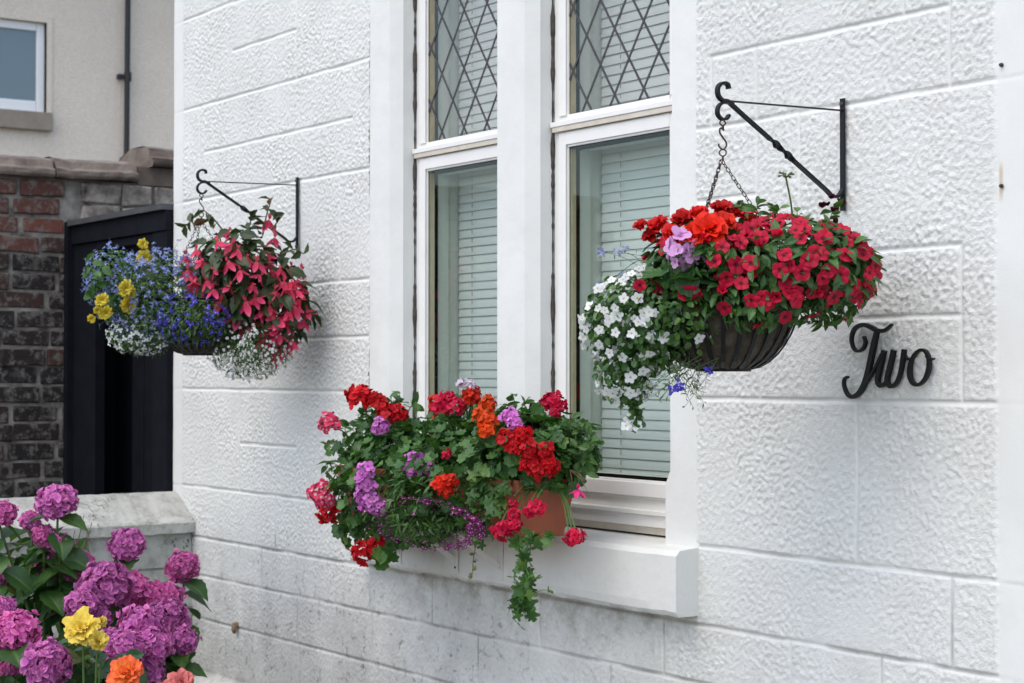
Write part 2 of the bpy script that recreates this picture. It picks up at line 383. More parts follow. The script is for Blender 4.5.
    I = np.arange(nx*nz).reshape(nx, nz); F = np.stack([I[:-1, :-1], I[1:, :-1], I[1:, 1:], I[:-1, 1:]], -1).reshape(-1, 4)
    cx = (XX[:-1, :-1]+st/2).ravel(); cz = (ZZ[:-1, :-1]+st/2).ravel()
    keep = ~((cx > XA0+.002) & (cx < XD0-.002) & (cz > .90) & (cz < ZH)); F = F[keep]
    m = MB(); m.add(np.stack([XX, y, ZZ], -1).reshape(-1, 3), F, groove.ravel(), (.15+.85*np.clip(rough, 0, 1)).ravel())
    # returns: end faces, top and inner lining
    o = m.build('wall', M_wall, house, smooth=True)
    r = MB(); r.box(XC, XC+.30, .012, 5, 0, ZT); r.box(XE-.30, XE, .012, 5, 0, ZT); r.box(XC, XE, 4.98, 5.2, 0, ZT); r.box(XC, XE, .02, 5.2, ZT-.002, ZT+.1)
    r.build('side_wall', M_smooth, house)
house_wall()
def prism(m, sec_lo, sec_hi, zs):            # loft between two sections (same vertex count) at listed (z, blend)
    n = len(sec_lo); V = []
    for z, b in zs:
        for (a, c) in zip(sec_lo, sec_hi): V.append((a[0]*(1-b)+c[0]*b, a[1]*(1-b)+c[1]*b, z))
    F = [(i*n+j, i*n+(j+1) % n, (i+1)*n+(j+1) % n, (i+1)*n+j) for i in range(len(zs)-1) for j in range(n)]
    m.add(V, F)
ZST = 1.45-(476-372)/1160*D
levels = [(ZSB-.0, 0), (ZST-.02, 0), (ZST+.03, 1), (1.6, 1), (2.2, 1), (ZH+.01, 1)]
BK = .16
def surround():
    c = XA1-XA2
    m = MB(); c0 = .004
    prism(m, [(XA0-.002, .0), (XA2-c0, .0), (XA2, c0), (XA2, BK), (XA0-.002, BK)], [(XA0-.002, 0), (XA1, 0), (XA2, -c), (XA2, BK), (XA0-.002, BK)], levels)
    m.build('window_jamb', M_smooth, house)
    m = MB(); prism(m, [(XB2+c0, 0), (XM2-c0, 0), (XM2, c0), (XM2, BK), (XB2, BK), (XB2, c0)], [(XB1, 0), (XM1, 0), (XM2, -c), (XM2, BK), (XB2, BK), (XB2, -c)], levels)
    m.build('mullion', M_smooth, house)
    m = MB(); prism(m, [(XD2+c0, 0), (XD0+.002, 0), (XD0+.002, BK), (XD2, BK), (XD2, c0)], [(XD1, 0), (XD0+.002, 0), (XD0+.002, BK), (XD2, BK), (XD2, -c)], levels)
    m.build('window_jamb', M_smooth, house)
    m = MB(); m.box(XA0-.002, XD0+.002, -.004, BK, ZH-.05, ZH+.03); m.build('lintel', M_smooth, house)
surround()
def sill():
    xs = np.linspace(XA0, XD0, 140); rn = np.random.default_rng(5)
    wob = np.convolve(rn.normal(0, 1, 170), np.ones(12)/12, 'same')[:140]*.004; wob2 = np.convolve(rn.normal(0, 1, 170), np.ones(9)/9, 'same')[:140]*.006
    e = .012
    V = []
    for i, x in enumerate(xs):
        w1, w2 = wob[i], wob2[i]
        V += [(x, .10, ZS+.004), (x, .0, ZS+w1*.5), (x, -.07+e, ZS-.006+w1), (x, -.07, ZS-.006-e+w1), (x, -.072+w1, ZSB+.03), (x, -.07, ZSB+.012+w2), (x, -.062, ZSB+w2*1.0), (x, .10, ZSB)]
    n = 8; F = [(i*n+j, i*n+(j+1) % n, (i+1)*n+(j+1) % n, (i+1)*n+j) for i in range(139) for j in range(n)]
    for o in (0, 139*n): F += [(o, o+1, o+6, o+7), (o+1, o+2, o+5, o+6), (o+2, o+3, o+4, o+5)]
    m = MB(); m.add(V, F)
    m.build('window_sill', M_smooth, house)
    # left over stone blocks of the jamb feet
sill()

def window(X0, X1, node):
    """two-light casement: leaded top light over a plain lower light"""
    zt0, zt1 = 2.142, 2.9; zl0, zl1 = 1.178, 2.055
    f = FD; sw = .066; m = MB()
    for a, b in ((X0+.004, X0+sw), (X1-sw, X1-.004)):
        m.box(a, b, f, f+.006, 1.13, ZH-.05)
    def ring(y0, y1, ins0, ins1, mm):
        for (a, b) in ((zt0, zt1), (zl0, zl1)):
            mm.box(X0+ins0, X0+ins1, y0, y1, a-(ins1-sw), b+(ins1-sw)); mm.box(X1-ins1, X1-ins0, y0, y1, a-(ins1-sw), b+(ins1-sw))
            mm.box(X0+ins1, X1-ins1, y0, y1, a-(ins1-sw)-.0, a-(ins1-sw)+(ins1-ins0)); mm.box(X0+ins1, X1-ins1, y0, y1, b+(ins1-sw)-(ins1-ins0), b+(ins1-sw))
    # rails on the front
    m.box(X0+sw, X1-sw, f, f+.006, zt1, ZH-.05)
    m.box(X0+.004, X1-.004, f-.016, f-.001, 2.112, 2.126)            # drip bar
    m.box(X0+sw, X1-sw, f-.003, f+.006, 2.126, zt0)
    m.box(X0+sw, X1-sw, f+.002, f+.006, 2.098, 2.112)
    m.box(X0+sw, X1-sw, f-.002, f+.006, zl1, 2.098)
    m.box(X0+sw, X1-sw, f, f+.006, 1.13, zl0)
    # raised casement edge of the lower light
    for a, b in ((X0+.030, X0+sw-.004), (X1-sw+.004, X1-.030)): m.box(a, b, f-.006, f-.001, 1.136, 2.094)
    m.box(X0+sw-.004, X1-sw+.004, f-.0065, f-.0025, zl1+.006, 2.094); m.box(X0+sw-.004, X1-sw+.004, f-.006, f-.0005, 1.136, zl0-.006)
    for a, b in ((X0+.030, X0+sw-.004), (X1-sw+.004, X1-.030)): m.box(a, b, f-.006, f-.001, 2.14, zt1)
    # body of the frame behind the lip
    for (a, b) in ((X0+.002, X0+sw-.008), (X1-sw+.008, X1-.002)): m.box(a, b, f+.0065, f+.07, 1.045, ZH-.05)
    for (a, b) in ((1.046, zl0-.008), (zl1+.008, zt0-.008), (zt1+.008, ZH-.05)): m.box(X0+sw-.008, X1-sw+.008, f+.0075, f+.07, a, b)
    win = m.build('window', M_frame, house, bevel=.0015)
    # lower members of the timber sill
    s = MB(); s.box(X0+.004, X1-.004, f+.008, f+.03, 1.105, 1.129); s.box(X0+.004, X1-.004, f-.018, f+.02, 1.092, 1.104)
    s.box(X0+.004, X1-.004, f-.010, f+.02, 1.062, 1.0915); s.build('sill_moulding', M_frame, win, bevel=.002)
    s = MB(); s.box(X0+.004, X1-.004, f+.002, f+.02, 1.043, 1.0615); s.build('beige_ledge', M_frame2, win); s = MB(); s.box(X0+.01, X1-.01, f-.0135, f-.0008, 2.0985, 2.1115); s.build('beige_ledge', M_frame2, win)  # beige of the upper strip paints in the recess shadow under the drip bar
    s = MB(); s.box(X0, X1, f+.012, f+.05, ZS-.0, 1.043)
    rn = np.random.default_rng(3)
    for Xe, sg in ((X0, 1), (X1, -1)):                              # perished sealant in the gap
        zsx = np.linspace(1.04, ZH-.06, 150); wd = .006+.004*np.convolve(rn.normal(0, 1, 160), np.ones(5)/2.5, 'same')[:150]
        P = np.stack([np.full(150, Xe+sg*.001), np.full(150, f-.004), zsx], 1); s.tube(P, np.clip(wd*.8, .002, .0075), m=6)
    s.build('perished_sealant', M_crack, win)
    # glazing
    g = MB(); g.box(X0+sw-.006, X1-sw+.006, f+.006, f+.0064, zt0-.006, zt1+.006); g.build('pane', M_glassU, win)
    g = MB(); g.box(X0+sw-.006, X1-sw+.006, f+.006, f+.0064, zl0-.006, zl1+.006); g.build('pane', M_glassL, win)
    g = MB()
    for a, b in ((zt0, zt1), (zl0, zl1)):
        for q0, q1 in ((X0+sw-.007, X0+sw+.004), (X1-sw-.004, X1-sw+.007)): g.box(q0, q1, f+.0085, f+.0235, a-.004, b+.004)
    g.build('spacer_bar', M_gold, win)
    g = MB()
    for a, b in ((zt0, zt1), (zl0, zl1)):
        for q0, q1 in ((a-.007, a+.0035), (b-.0035, b+.007)): g.box(X0+sw+.0045, X1-sw-.0045, f+.0085, f+.0235, q0, q1)
    g.build('seal', M_black, win)
    g = MB(); ring(f+.0245, f+.034, sw-.007, sw+.006, g); g.build('seal', M_black, win)
    g = MB(); ring(f+.0345, f+.075, sw-.0068, sw+.001, g); g.build('inner_frame', M_room, win)
    # lead cames: strips of flat lead on the outer face, clipped to the light
    a, b, c_, d_ = X0+sw, X1-sw, zt0, zt1; wx, wz = .120, .172; g = MB()
    nx, nz = node
    for sg in (1, -1):
        for k in range(-14, 15):
            x0 = nx+k*wx; pts = []
            # x = x0 + sg*(z-nz)*wx/wz
            sl = sg*wx/wz
            za, zb = c_, d_
            xa, xb = x0+(za-nz)*sl, x0+(zb-nz)*sl
            t0, t1 = 0, 1
            for lim, s_ in ((a, 1), (b, -1)):
                va, vb = s_*(xa-lim), s_*(xb-lim)
                if va < 0 and vb < 0: t0 = 2
                elif va < 0: t0 = max(t0, -va/(vb-va))
                elif vb < 0: t1 = min(t1, va/(va-vb))
            if t0 >= t1: continue
            p = np.array([[xa+(xb-xa)*t, f+.0052-(.0006 if sg > 0 else 0), za+(zb-za)*t] for t in (t0, t1)])
            g.tube(p, .0032, square=True, a=.3, b=1, ref=(0, 1, 0))
    g.build('leading', M_lead, win)
    return win
window(XA2, XB2, (-1.5904*D, EYE+.3482*D)); window(XM2, XD2, (-1.357*D, EYE+.3192*D))
# room behind the glass
rm = MB()
rm.box(XC+.35, XE-.35, 3.2, 3.25, .2, 3.4); rm.box(XC+.35, XE-.35, .2, 3.2, .2, .25); rm.box(XC+.35, XE-.35, .2, 3.2, 3.35, 3.4)
rm.box(XC+.31, XC+.35, .1, 3.2, .2, 3.4); rm.box(XE-.35, XE-.31, .1, 3.2, .2, 3.4)
for a, b in ((XC+.35, XA2+.059), (XB2-.059, XM2+.059), (XD2-.059, XE-.35)): rm.box(a, b, FD+.078, .30, .25, 3.35)
for a, b in ((XA2+.059, XB2-.059), (XM2+.059, XD2-.059)): rm.box(a, b, FD+.078, .30, .25, 1.16); rm.box(a, b, FD+.078, .30, 2.91, 3.35)
rm.build('inner_room', M_room, house)
def blind(X0, X1, label):
    t = thing('venetian_blind', label, 'blind', (X0, .19, 1.17), 'closed venetian blinds inside the windows')
    m = MB(); pitch_ = .0265; z = 2.89; 
    an = np.linspace(0, 1, 5)
    while z > 1.19:
        V = []; jit = rng.normal(0, .0006)
        for x in (X0, X1):
            for q in an: V.append((x, .194-.0052*q-.0012*math.sin(q*math.pi), z+.003-.029*q+jit))
        m.add(V, [(i, i+1, 6+i, 5+i) for i in range(4)]); z -= pitch_
    m.build('slats', M_blind, t, smooth=True)
    c = MB()
    for fx in (.22, .78):
        x = X0+(X1-X0)*fx; zq = 2.89
        while zq > 1.19:
            c.box(x-.0012, x+.0012, .1795, .1815, zq-.017, zq-.003); zq -= pitch_
    c.build('ladder_cord', M_cord, t)
    b = MB(); b.box(X0, X1, .178, .2, 1.165, 1.185); b.build('bottom_rail', M_blind, t, bevel=.003)
blind(XA2+.064, XB2-.064, 'closed pale venetian blind behind the far window, left of the stone mullion')
blind(XM2+.064, XD2-.064, 'closed pale venetian blind behind the near window, between mullion and the white flowered basket')
def small_fix():
    for px, py in ((1002, 65), (1002, 186)):
        p = W(px, py, y=-.001); m = MB(); V, F = lathe([(0.0005, 0), (.004, 0), (.0045, -.002), (.003, -.006), (.0005, -.006)], (0, 0, 0), 10)
        V = np.asarray(V); V = np.stack([V[:, 0], V[:, 2]*-1*-1, V[:, 1]], 1)+p; m.add(V, F); o = m.build('screw', M_dark, house)
    p = W(237, 628, y=-.004); m = MB(); m.tube([p+(0, .012, .012), p+(0, -.010, .010), p+(0, -.012, -.004), p+(0, -.010, -.018)], [.011, .012, .010, .005], 8); m.build('pipe_stub', M_rust, house)
small_fix()

# ---- low garden wall with saddleback coping
gx0, gx1 = -2.155*D-.19*2+.03, -2.161*D-.028
gw = thing('garden_wall', 'low white painted wall with weathered sloping coping beside the house', 'wall', (gx1, -1, 0))
m = MB()
def patch(m, o, du, dv, nu, nv, amp, seed):
    r_ = np.random.default_rng(seed); o = np.array(o, float); du = np.array(du, float); dv = np.array(dv, float); n = np.cross(du, dv); n /= np.linalg.norm(n)
    a = r_.normal(size=(nu, nv)); A = np.fft.rfft2(a); fx = np.fft.fftfreq(nu)[:, None]; fz = np.fft.rfftfreq(nv)[None]; A *= np.exp(-((np.hypot(fx, fz)-.12)/.1)**2); a = np.fft.irfft2(A, s=(nu, nv)); a /= a.std()
    I = np.arange(nu*nv).reshape(nu, nv); U, Vv = np.meshgrid(np.linspace(0, 1, nu), np.linspace(0, 1, nv), indexing='ij')
    P = o+U[..., None]*du+Vv[..., None]*dv+(a*amp)[..., None]*n
    m.add(P.reshape(-1, 3), np.stack([I[:-1, :-1], I[1:, :-1], I[1:, 1:], I[:-1, 1:]], -1).reshape(-1, 4))
patch(m, (gx1, -2.4, 0), (0, 2.4, 0), (0, 0, .87), 240, 90, .0015, 11); m.box(gx0, gx1-.01, -2.4, -.002, 0, .87)
def gw_mat(name):
    k = N(name)
    base = k.mix(k.rng(k.noise(3, 6, .6), .3, .7), (.54, .55, .51), (.36, .37, .34)); base = k.mix(k.rng(k.noise(16, 7, .7), .46, .64, 0, .75), base, (.24, .24, .21))
    base = k.mix(k.mth('MULTIPLY', k.rng(k.noise(34, 5, .6), .58, .64), k.rng(k.noise(4, 2), .48, .58), True), base, (.03, .03, .025))
    v = k.n('TexVoronoi', feature='DISTANCE_TO_EDGE'); v.inputs['Scale'].default_value = 7; 
    mp = k.n('VectorMath', operation='ADD'); nz_ = k.n('TexNoise'); nz_.inputs['Scale'].default_value = 6; k.l(k.pos(), nz_.inputs['Vector']); k.l(k.pos(), mp.inputs[0]); k.l(nz_.outputs['Color'], mp.inputs[1]); k.l(mp.outputs[0], v.inputs['Vector'])
    cmb = k.n('CombineXYZ'); X_, Y_, Z_ = k.xyz(); k.l(Y_, cmb.inputs[0]); k.l(Z_, cmb.inputs[1]); bt = k.n('TexBrick'); k.l(cmb.outputs[0], bt.inputs['Vector'])
    for nm, v_ in (('Scale', 1), ('Mortar Size', .0045), ('Mortar Smooth', .3), ('Brick Width', .42), ('Row Height', .148)): bt.inputs[nm].default_value = v_
    jn = k.mth('MULTIPLY', bt.outputs['Fac'], k.rng(Z_, .868, .862), True); base = k.mix(k.mth('MULTIPLY', jn, k.rng(k.noise(9, 4), .35, .6, .15, .8)), base, (.13, .125, .11))
    crk = k.mth('MULTIPLY', k.rng(v.outputs['Distance'], .02, .004), k.rng(k.noise(2.2, 3), .48, .6), True)
    base = k.mix(k.mth('MULTIPLY', crk, .8), base, (.12, .11, .09))
    k.col(base).set(Roughness=.75); k.bump(k.mth('ADD', k.noise(60, 5, .65), k.mth('ADD', k.mth('MULTIPLY', crk, -1.0), k.mth('MULTIPLY', jn, -1.6))), .003); return k.m
M_gw = gw_mat('weathered white paint')
m.build('wall_body', M_gw, gw, smooth=True)
m = MB(); gr = -2.2247*D; fr = -2.161*D; bk = gr-(fr-gr); y0, y1 = -2.42, -.003
sec = [(fr, .868), (fr+.002, .905), (fr-.006, .914), (gr+.02, 1.0), (gr, 1.008), (gr-.02, 1.0), (bk, .91), (bk, .868)]
ysx = np.linspace(y0, y1, 120); rn = np.random.default_rng(2); V = []
for y in ysx:
    for (a, b) in sec: V.append((a+rn.normal(0, .0009), y, b+rn.normal(0, .0009)))
n = 8; F = [(i*n+j, i*n+(j+1) % n, (i+1)*n+(j+1) % n, (i+1)*n+j) for i in range(119) for j in range(n)]; F += [(0, 1, 2, 3), (0, 3, 4, 7), (4, 5, 6, 7)]
m.add(V, F); m.build('coping', M_gw, gw)

# ---- brick wall with stone coping
XBW = -2.592*D
bw = thing('brick_wall', 'old high brick wall with rounded stone coping behind the black gate', 'wall', (XBW, 0, 0))
m = MB(); rn = np.random.default_rng(12); bh, bl_, jt = .078, .205, .014
mm = MB()
row = 0; z = 0.0
while z < 2.235:
    y = -2.6-(.5*bl_ if row % 2 else 0)+rn.normal(0, .01)
    while y < 2.6:
        L = bl_*(rn.choice([1, 1, 1, .5], p=[.4, .2, .2, .2]))*rn.uniform(.95, 1.05)
        zt = z+bh-jt
        if zt < 2.25 and not (z > 2.06 and y+L > .03):
            dx = rn.normal(0, .004); j = rn.normal(0, .003, 12)
            v = np.array([(XBW-.1, y+j[0], z+j[1]), (XBW-.1, y+j[0], zt+j[2]), (XBW-.1, y+L-jt+j[3], z+j[4]), (XBW-.1, y+L-jt+j[3], zt+j[5]),
                          (XBW+dx+.006, y+j[0], z+j[1]), (XBW+dx+.006+j[6]*.6, y+j[0], zt+j[2]), (XBW+dx+.006, y+L-jt+j[3], z+j[4]), (XBW+dx+.006-j[7]*.6, y+L-jt+j[3], zt+j[5])])
            red = (z > 2.02 and y < -.02) or (z > 1.93 and y < -.16)
            r_ = rn.uniform(.72, 1) if red else rn.uniform(0, .6)
            m.add(v, [(0, 1, 3, 2), (4, 6, 7, 5), (0, 4, 5, 1), (2, 3, 7, 6), (0, 2, 6, 4), (1, 5, 7, 3)], None, r_)
        y += L
    z += bh; row += 1
k = N('sooty old brick'); r_ = k.attr('rr')
c = k.ramp(r_, [(0, (.009, .008, .008)), (.4, (.018, .013, .011)), (.6, (.060, .028, .020)), (.70, (.085, .035, .027)), (1, (.16, .055, .038))])
c = k.mix(k.rng(k.noise(24, 6, .75), .50, .60, 0, .75), c, (.17, .155, .14)); c = k.mix(k.rng(k.noise(7, 4, .6), .56, .72, 0, .6), c, (.26, .25, .22))
k.col(c).set(Roughness=.9); k.bump(k.noise(70, 5, .7), .006); M_brick = k.m
m.build('brickwork', M_brick, bw, bevel=.006)
m = MB(); m.box(XBW-.28, XBW-.004, -2.6, 2.6, 0, 2.255)
m.build('mortar', plain('lime mortar', (.36, .34, .30), .95, c2=(.05, .04, .035), scale=12, bump=.006, bs=50), bw)
# whitewashed rubble course right of the bricks, above the gate
y = .03; m = MB(); rn = np.random.default_rng(4)
while y < 1.6:
    L = rn.uniform(.09, .19)
    for zq in (2.07, 2.165):
        V = np.array([(XBW-.1, y, zq), (XBW-.1, y, zq+.085), (XBW-.1, y+L-.014, zq), (XBW-.1, y+L-.014, zq+.085), (XBW+.012, y, zq), (XBW+.012, y, zq+.085), (XBW+.012, y+L-.014, zq), (XBW+.012, y+L-.014, zq+.085)])+rn.normal(0, .005, (8, 3))
        m.add(V, [(0, 1, 3, 2), (4, 6, 7, 5), (0, 4, 5, 1), (2, 3, 7, 6), (0, 2, 6, 4), (1, 5, 7, 3)], None, rn.uniform(0, 1))
    y += L
m.build('rubble_course', plain('limewashed rubble', (.46, .43, .38), .9, c2=(.06, .036, .026), scale=13, bump=.008, bs=45), bw, bevel=.008)
M_cop = plain('brown stone coping', (.24, .20, .165), .85, c2=(.10, .075, .06), scale=7, bump=.006, bs=25)
def cope(ya, yb, zb, zt):
    m = MB(); f = XBW+.05; h = zt-zb
    sec = [(XBW-.33, zb), (f-.01, zb), (f, zb+.012), (f, zb+.35*h), (f-.02, zb+.45*h), (f-.035, zb+.8*h), (f-.07, zt-.008), (f-.12, zt), (XBW-.2, zt), (XBW-.30, zb+.7*h), (XBW-.33, zb+.4*h)]
    n = len(sec); ys = np.linspace(ya, yb, 12); V = []
    for y in ys:
        q = rng.normal(0, .003)
        for a, b in sec: V.append((a+rng.normal(0, .002), y, b+q))
    F = [(i*n+j, i*n+(j+1) % n, (i+1)*n+(j+1) % n, (i+1)*n+j) for i in range(11) for j in range(n)]
    for o in (0, 11*n): F += [(o, o+1, o+2, o+3), (o, o+3, o+4, o+10), (o+10, o+4, o+5, o+9), (o+5, o+6, o+8, o+9), ]
    m.add(V, F); m.build('coping_stone', M_cop, bw, bevel=.004)
for ya, yb in ((-2.6, -1.52), (-1.5, -.74), (-.73, -.10), (-.09, .27)): cope(ya, yb, 2.262, 2.355)
cope(.33, 1.1, 2.335, 2.43); cope(1.11, 2.6, 2.335, 2.43)
m = MB(); m.box(XBW-.26, XBW+.006, .28, 2.6, 2.256, 2.334); m.box(XBW-.24, XBW+.0, -2.6, .28, 2.2555, 2.2618); m.build('bedding_course', M_cop, bw)

# ---- black timber gate between the brick wall and the house
gz = 2.081; ga, gb = XBW+.012, XC-.004; gy = -.02
gt = thing('timber_gate', 'tall black timber gate between the brick wall and the white house', 'gate', (ga, gy, 0))
m = MB(); m.box(ga, ga+.035, gy-.03, gy+.08, 0, gz-.002); m.box(ga+.0355, ga+.27, gy, gy+.045, 0, gz-.1)
m.box(ga+.0355, gb, gy-.012, gy+.08, gz-.1+.001, gz-.022); m.box(gb-.13, gb, gy-.006, gy+.06, 0, gz-.1); m.box(ga+.001, ga+.011, gy+.082, gy+.3, 0, gz-.02); m.box(ga+.271, gb-.131, gy+.0, gy+.06, gz-.135, gz-.1005)
m.build('gate_frame', M_door, gt, bevel=.003)
m = MB(); nb = 5; x0_, x1_ = ga+.272, gb-.132; wb = (x1_-x0_)/nb
for i in range(nb): m.box(x0_+i*wb+.002, x0_+(i+1)*wb-.002, gy+.16+.002*(i % 2), gy+.185, .04, gz-.30)
m.box(ga+.02, x1_+.13, gy+.19, gy+.24, 0.02, gz-.38); m.build('boarded_door', M_door, gt, bevel=.003)
m = MB(); m.box(ga, ga+.0, gy, gy, 0, 0) if False else None
m.box(ga+.036, gb, gy-.03, gy+.085, gz-.0215, gz); m.build('capping', plain('lead grey capping', (.07, .075, .08), .6, c2=(.04, .04, .045), scale=9), gt)
m = MB(); m.tube([(ga+.62, gy+.13, gz-.17), (ga+.78, gy+.13, gz-.155)], .006, 6); m.build('pale_bar', plain('pale grey metal', (.4, .4, .4), .4, .6), gt)  # thin pale bar across the top of the gate opening
m = MB(); m.tube(crom([(gb-.18, gy+.12, 1.05), (gb-.18, gy+.10, 1.08), (gb-.18, gy+.10, 1.17), (gb-.18, gy+.12, 1.2)], 4), .007, 6); m.build('handle', M_iron, gt)

# ---- neighbour's roughcast house
XN = -15.5
nb_ = thing('neighbour_house', 'beige roughcast house with a small white window and dark downpipe', 'house', (XN, 0, 0))
k = N('beige roughcast'); c = k.mix(k.rng(k.noise(55, 4, .7), .38, .62), (.78, .68, .55), (.88, .79, .67)); c = k.mix(k.rng(k.noise(.8, 5, .6), .4, .7, 0, .35), c, (.60, .53, .45))
k.col(c).set(Roughness=.95); k.bump(k.noise(60, 5, .7), .02); M_rc = k.m
wa = W(46.7, 23.0, x=XN); wb_ = W(44.5, 113, x=XN); wy1 = wa[1]; wz1 = wa[2]; wz0 = wb_[2]; wy0 = wy1-1.05
m = MB()
m.box(XN-.3, XN, -6, wy0, 0, 6.2); m.box(XN-.3, XN, wy1, 7, 0, 6.2); m.box(XN-.3, XN, wy0, wy1, 0, wz0); m.box(XN-.3, XN, wy0, wy1, wz1, 6.2); m.box(XN-7, XN-.3, -6, -5.7, 0, 6.2); m.box(XN-7, XN-.3, 6.7, 7, 0, 6.2)
m.build('wall', M_rc, nb_)
m = MB(); m.box(XN-.1, XN-.0, wy0-.06, wy0, wz0, wz1+.06); m.box(XN-.1, XN+.012, wy1, wy1+.05, wz0, wz1+.06); m.box(XN-.1, XN+.012, wy0-.06, wy1, wz1+.001, wz1+.06); m.build('window_surround', M_rc, nb_)
m = MB(); fw = .075; fy = XN-.09
m.box(fy, fy+.05, wy0, wy0+fw, wz0, wz1); m.box(fy, fy+.05, wy1-fw, wy1, wz0, wz1); m.box(fy, fy+.05, wy0+fw, wy1-fw, wz0, wz0+fw*1.4); m.box(fy, fy+.05, wy0+fw, wy1-fw, wz1-fw, wz1)
win = m.build('window', M_pvc, nb_, bevel=.01)
k = N('pane with painted sky'); k.col((.07, .11, .135)).set(Roughness=.04); k.p.inputs['Specular IOR Level'].default_value = 1.0; k.p.inputs['Coat Weight'].default_value = 1.0  # sky reflection painted into the bluish base colour, beside the real gloss
m = MB(); m.box(fy+.01, fy+.02, wy0+fw, wy1-fw, wz0+fw*1.4, wz1-fw); m.build('pane', k.m, win)
m = MB(); m.box(fy-.6, fy-.1, wy0-.05, wy1+.05, wz0-.05, wz1+.05); m.build('dark_room', M_black, nb_)
s0 = W(50.5, 110, x=XN); m = MB(); m.box(XN-.09, XN+.07, wy0-.1, s0[1], wz0-.165, wz0-.002); m.build('window_sill', M_stonesill, nb_, bevel=.008)
pp = W(128.5, 0, x=XN+.07); pq = W(126.5, 160, x=XN+.07)
m = MB(); m.tube([(pp[0], pq[1], .1), (pp[0], pq[1], pq[2]), (pp[0], pp[1], 6.0)], .026, 10)
for z in (1.6, W(128, 78, x=XN)[2], 5.6): m.tube([(pp[0], pq[1]+.01, z-.04), (pp[0], pq[1]+.01, z+.04)], .034, 10); m.box(XN, XN+.06, pq[1]-.07, pq[1]-.02, z-.02, z+.02)
m.build('downpipe', M_pipe, nb_)
m = MB(); m.add([(XN+.5, -6.3, 6.1), (XN+.5, 7.3, 6.1), (XN-3.6, 7.3, 8.4), (XN-3.6, -6.3, 8.4), (XN-7.6, 7.3, 6.1), (XN-7.6, -6.3, 6.1)], [(0, 1, 2, 3), (3, 2, 4, 5)])
m.build('roof', plain('slate', (.06, .065, .07), .6, var=.3), nb_)

# ------------------------------------------------------------------ ironwork: brackets, baskets and the word Two
XK = -.9896*D
HY = -.351
def K(px, py): return W(px, py, x=XK)
def make_bracket():
    t = thing('wall_bracket', 'black iron bracket with twisted arm above the red flowered basket', 'bracket', (XK, 0, 1.92), 'black iron hanging basket brackets')
    top, bot = K(845, 99), K(846, 211); m = MB()
    yq = -.009
    m.tube([(XK, yq, top[2]), (XK, yq, bot[2])], 1, square=True, a=.0065, b=.0028, ref=(1, 0, 0)); m.build('wall_plate', M_iron, t, bevel=.001)
    s = MB()
    for z in (top[2]-.012, bot[2]+.014): s.tube([(XK, yq-.002, z), (XK, yq-.007, z)], [.005, .0035], 8)
    s.build('bolt', M_lead, t)
    # arm: flat bar with a twist, scrolled at both ends
    pts = [K(843, 189), K(838, 196), K(832, 196), K(826, 190), K(810, 175.5), K(795, 162), K(782, 150), K(765, 134.5), K(748, 119.5), K(733, 106), K(727, 101), K(722, 100), K(718.5, 96), K(717.5, 90), K(719, 85.5), K(723, 83), K(727.5, 84.5), K(728.5, 89)]
    P = crom(pts, 10); n = len(P); d = np.concatenate([[0], np.cumsum(np.linalg.norm(np.diff(P, axis=0), axis=1))])
    i0 = np.argmin(np.linalg.norm(P-K(771, 140), axis=1)); i1 = np.argmin(np.linalg.norm(P-K(793, 160.5), axis=1))
    i0, i1 = min(i0, i1), max(i0, i1); tw = np.clip((d-d[i0])/(d[i1]-d[i0]), 0, 1)*math.pi*2
    P2 = P[i0-8:i1+8]; 
    m = MB(); bulge = 1+.45*np.exp(-((tw/math.pi/2-.25)/.13)**2)+.45*np.exp(-((tw/math.pi/2-.75)/.13)**2); m.tube(P, bulge, square=True, a=.0052, b=.0030, ref=(1, 0, 0), twist=tw); m.build('twisted_arm', M_iron, t)
    m = MB(); h = crom([K(733, 104), K(726, 102.5), K(720.5, 104), K(717.5, 109), K(718, 115), K(721.5, 119), K(726, 119), K(729, 115)], 8)
    m.tube(h, 1, square=True, a=.005, b=.0026, ref=(1, 0, 0)); m.build('hook', M_iron, t)
    m = MB(); m.tube([K(727, 101), K(842, 110.5)], 1, square=True, a=.0042, b=.0014, ref=(1, 0, 0)); m.build('tie_bar', M_iron, t)
    return t
def torus(Rr, r, a=1.0, m=12, k=6, rx=0):
    V = []; 
    for i in range(m):
        th = 2*math.pi*i/m
        for j in range(k):
            ph = 2*math.pi*j/k; q = Rr+r*math.cos(ph); V.append((q*math.cos(th), r*math.sin(ph), q*math.sin(th)+(a*math.copysign(1, math.sin(th)) if abs(math.sin(th)) > .1 else 0)))
    F = [(i*k+j, i*k+(j+1) % k, ((i+1) % m)*k+(j+1) % k, ((i+1) % m)*k+j) for i in range(m) for j in range(k)]
    return np.array(V), np.array(F), np.zeros(m*k)
def chain(m, p, q, link=torus(.0035, .0010, .0022), step=.0098):
    p = np.array(p, float); q = np.array(q, float); L = np.linalg.norm(q-p); n = max(2, int(L/step)); z = (q-p)/L
    x = np.cross(z, [0.3, 1, 0.1]); x /= np.linalg.norm(x); y = np.cross(z, x); Ms = []; Ps = []
    for i in range(n):
        a, b = (x, y) if i % 2 else (y, -x); Ms.append([a, b, z]); Ps.append(p+(q-p)*(i+.5)/n)
    m.inst(link, np.array(Ms), np.array(Ps), 1, np.full(n, .5))
BC = np.array([XK, HY, 0.0]); ZB0, ZRIM = 1.456, 1.628
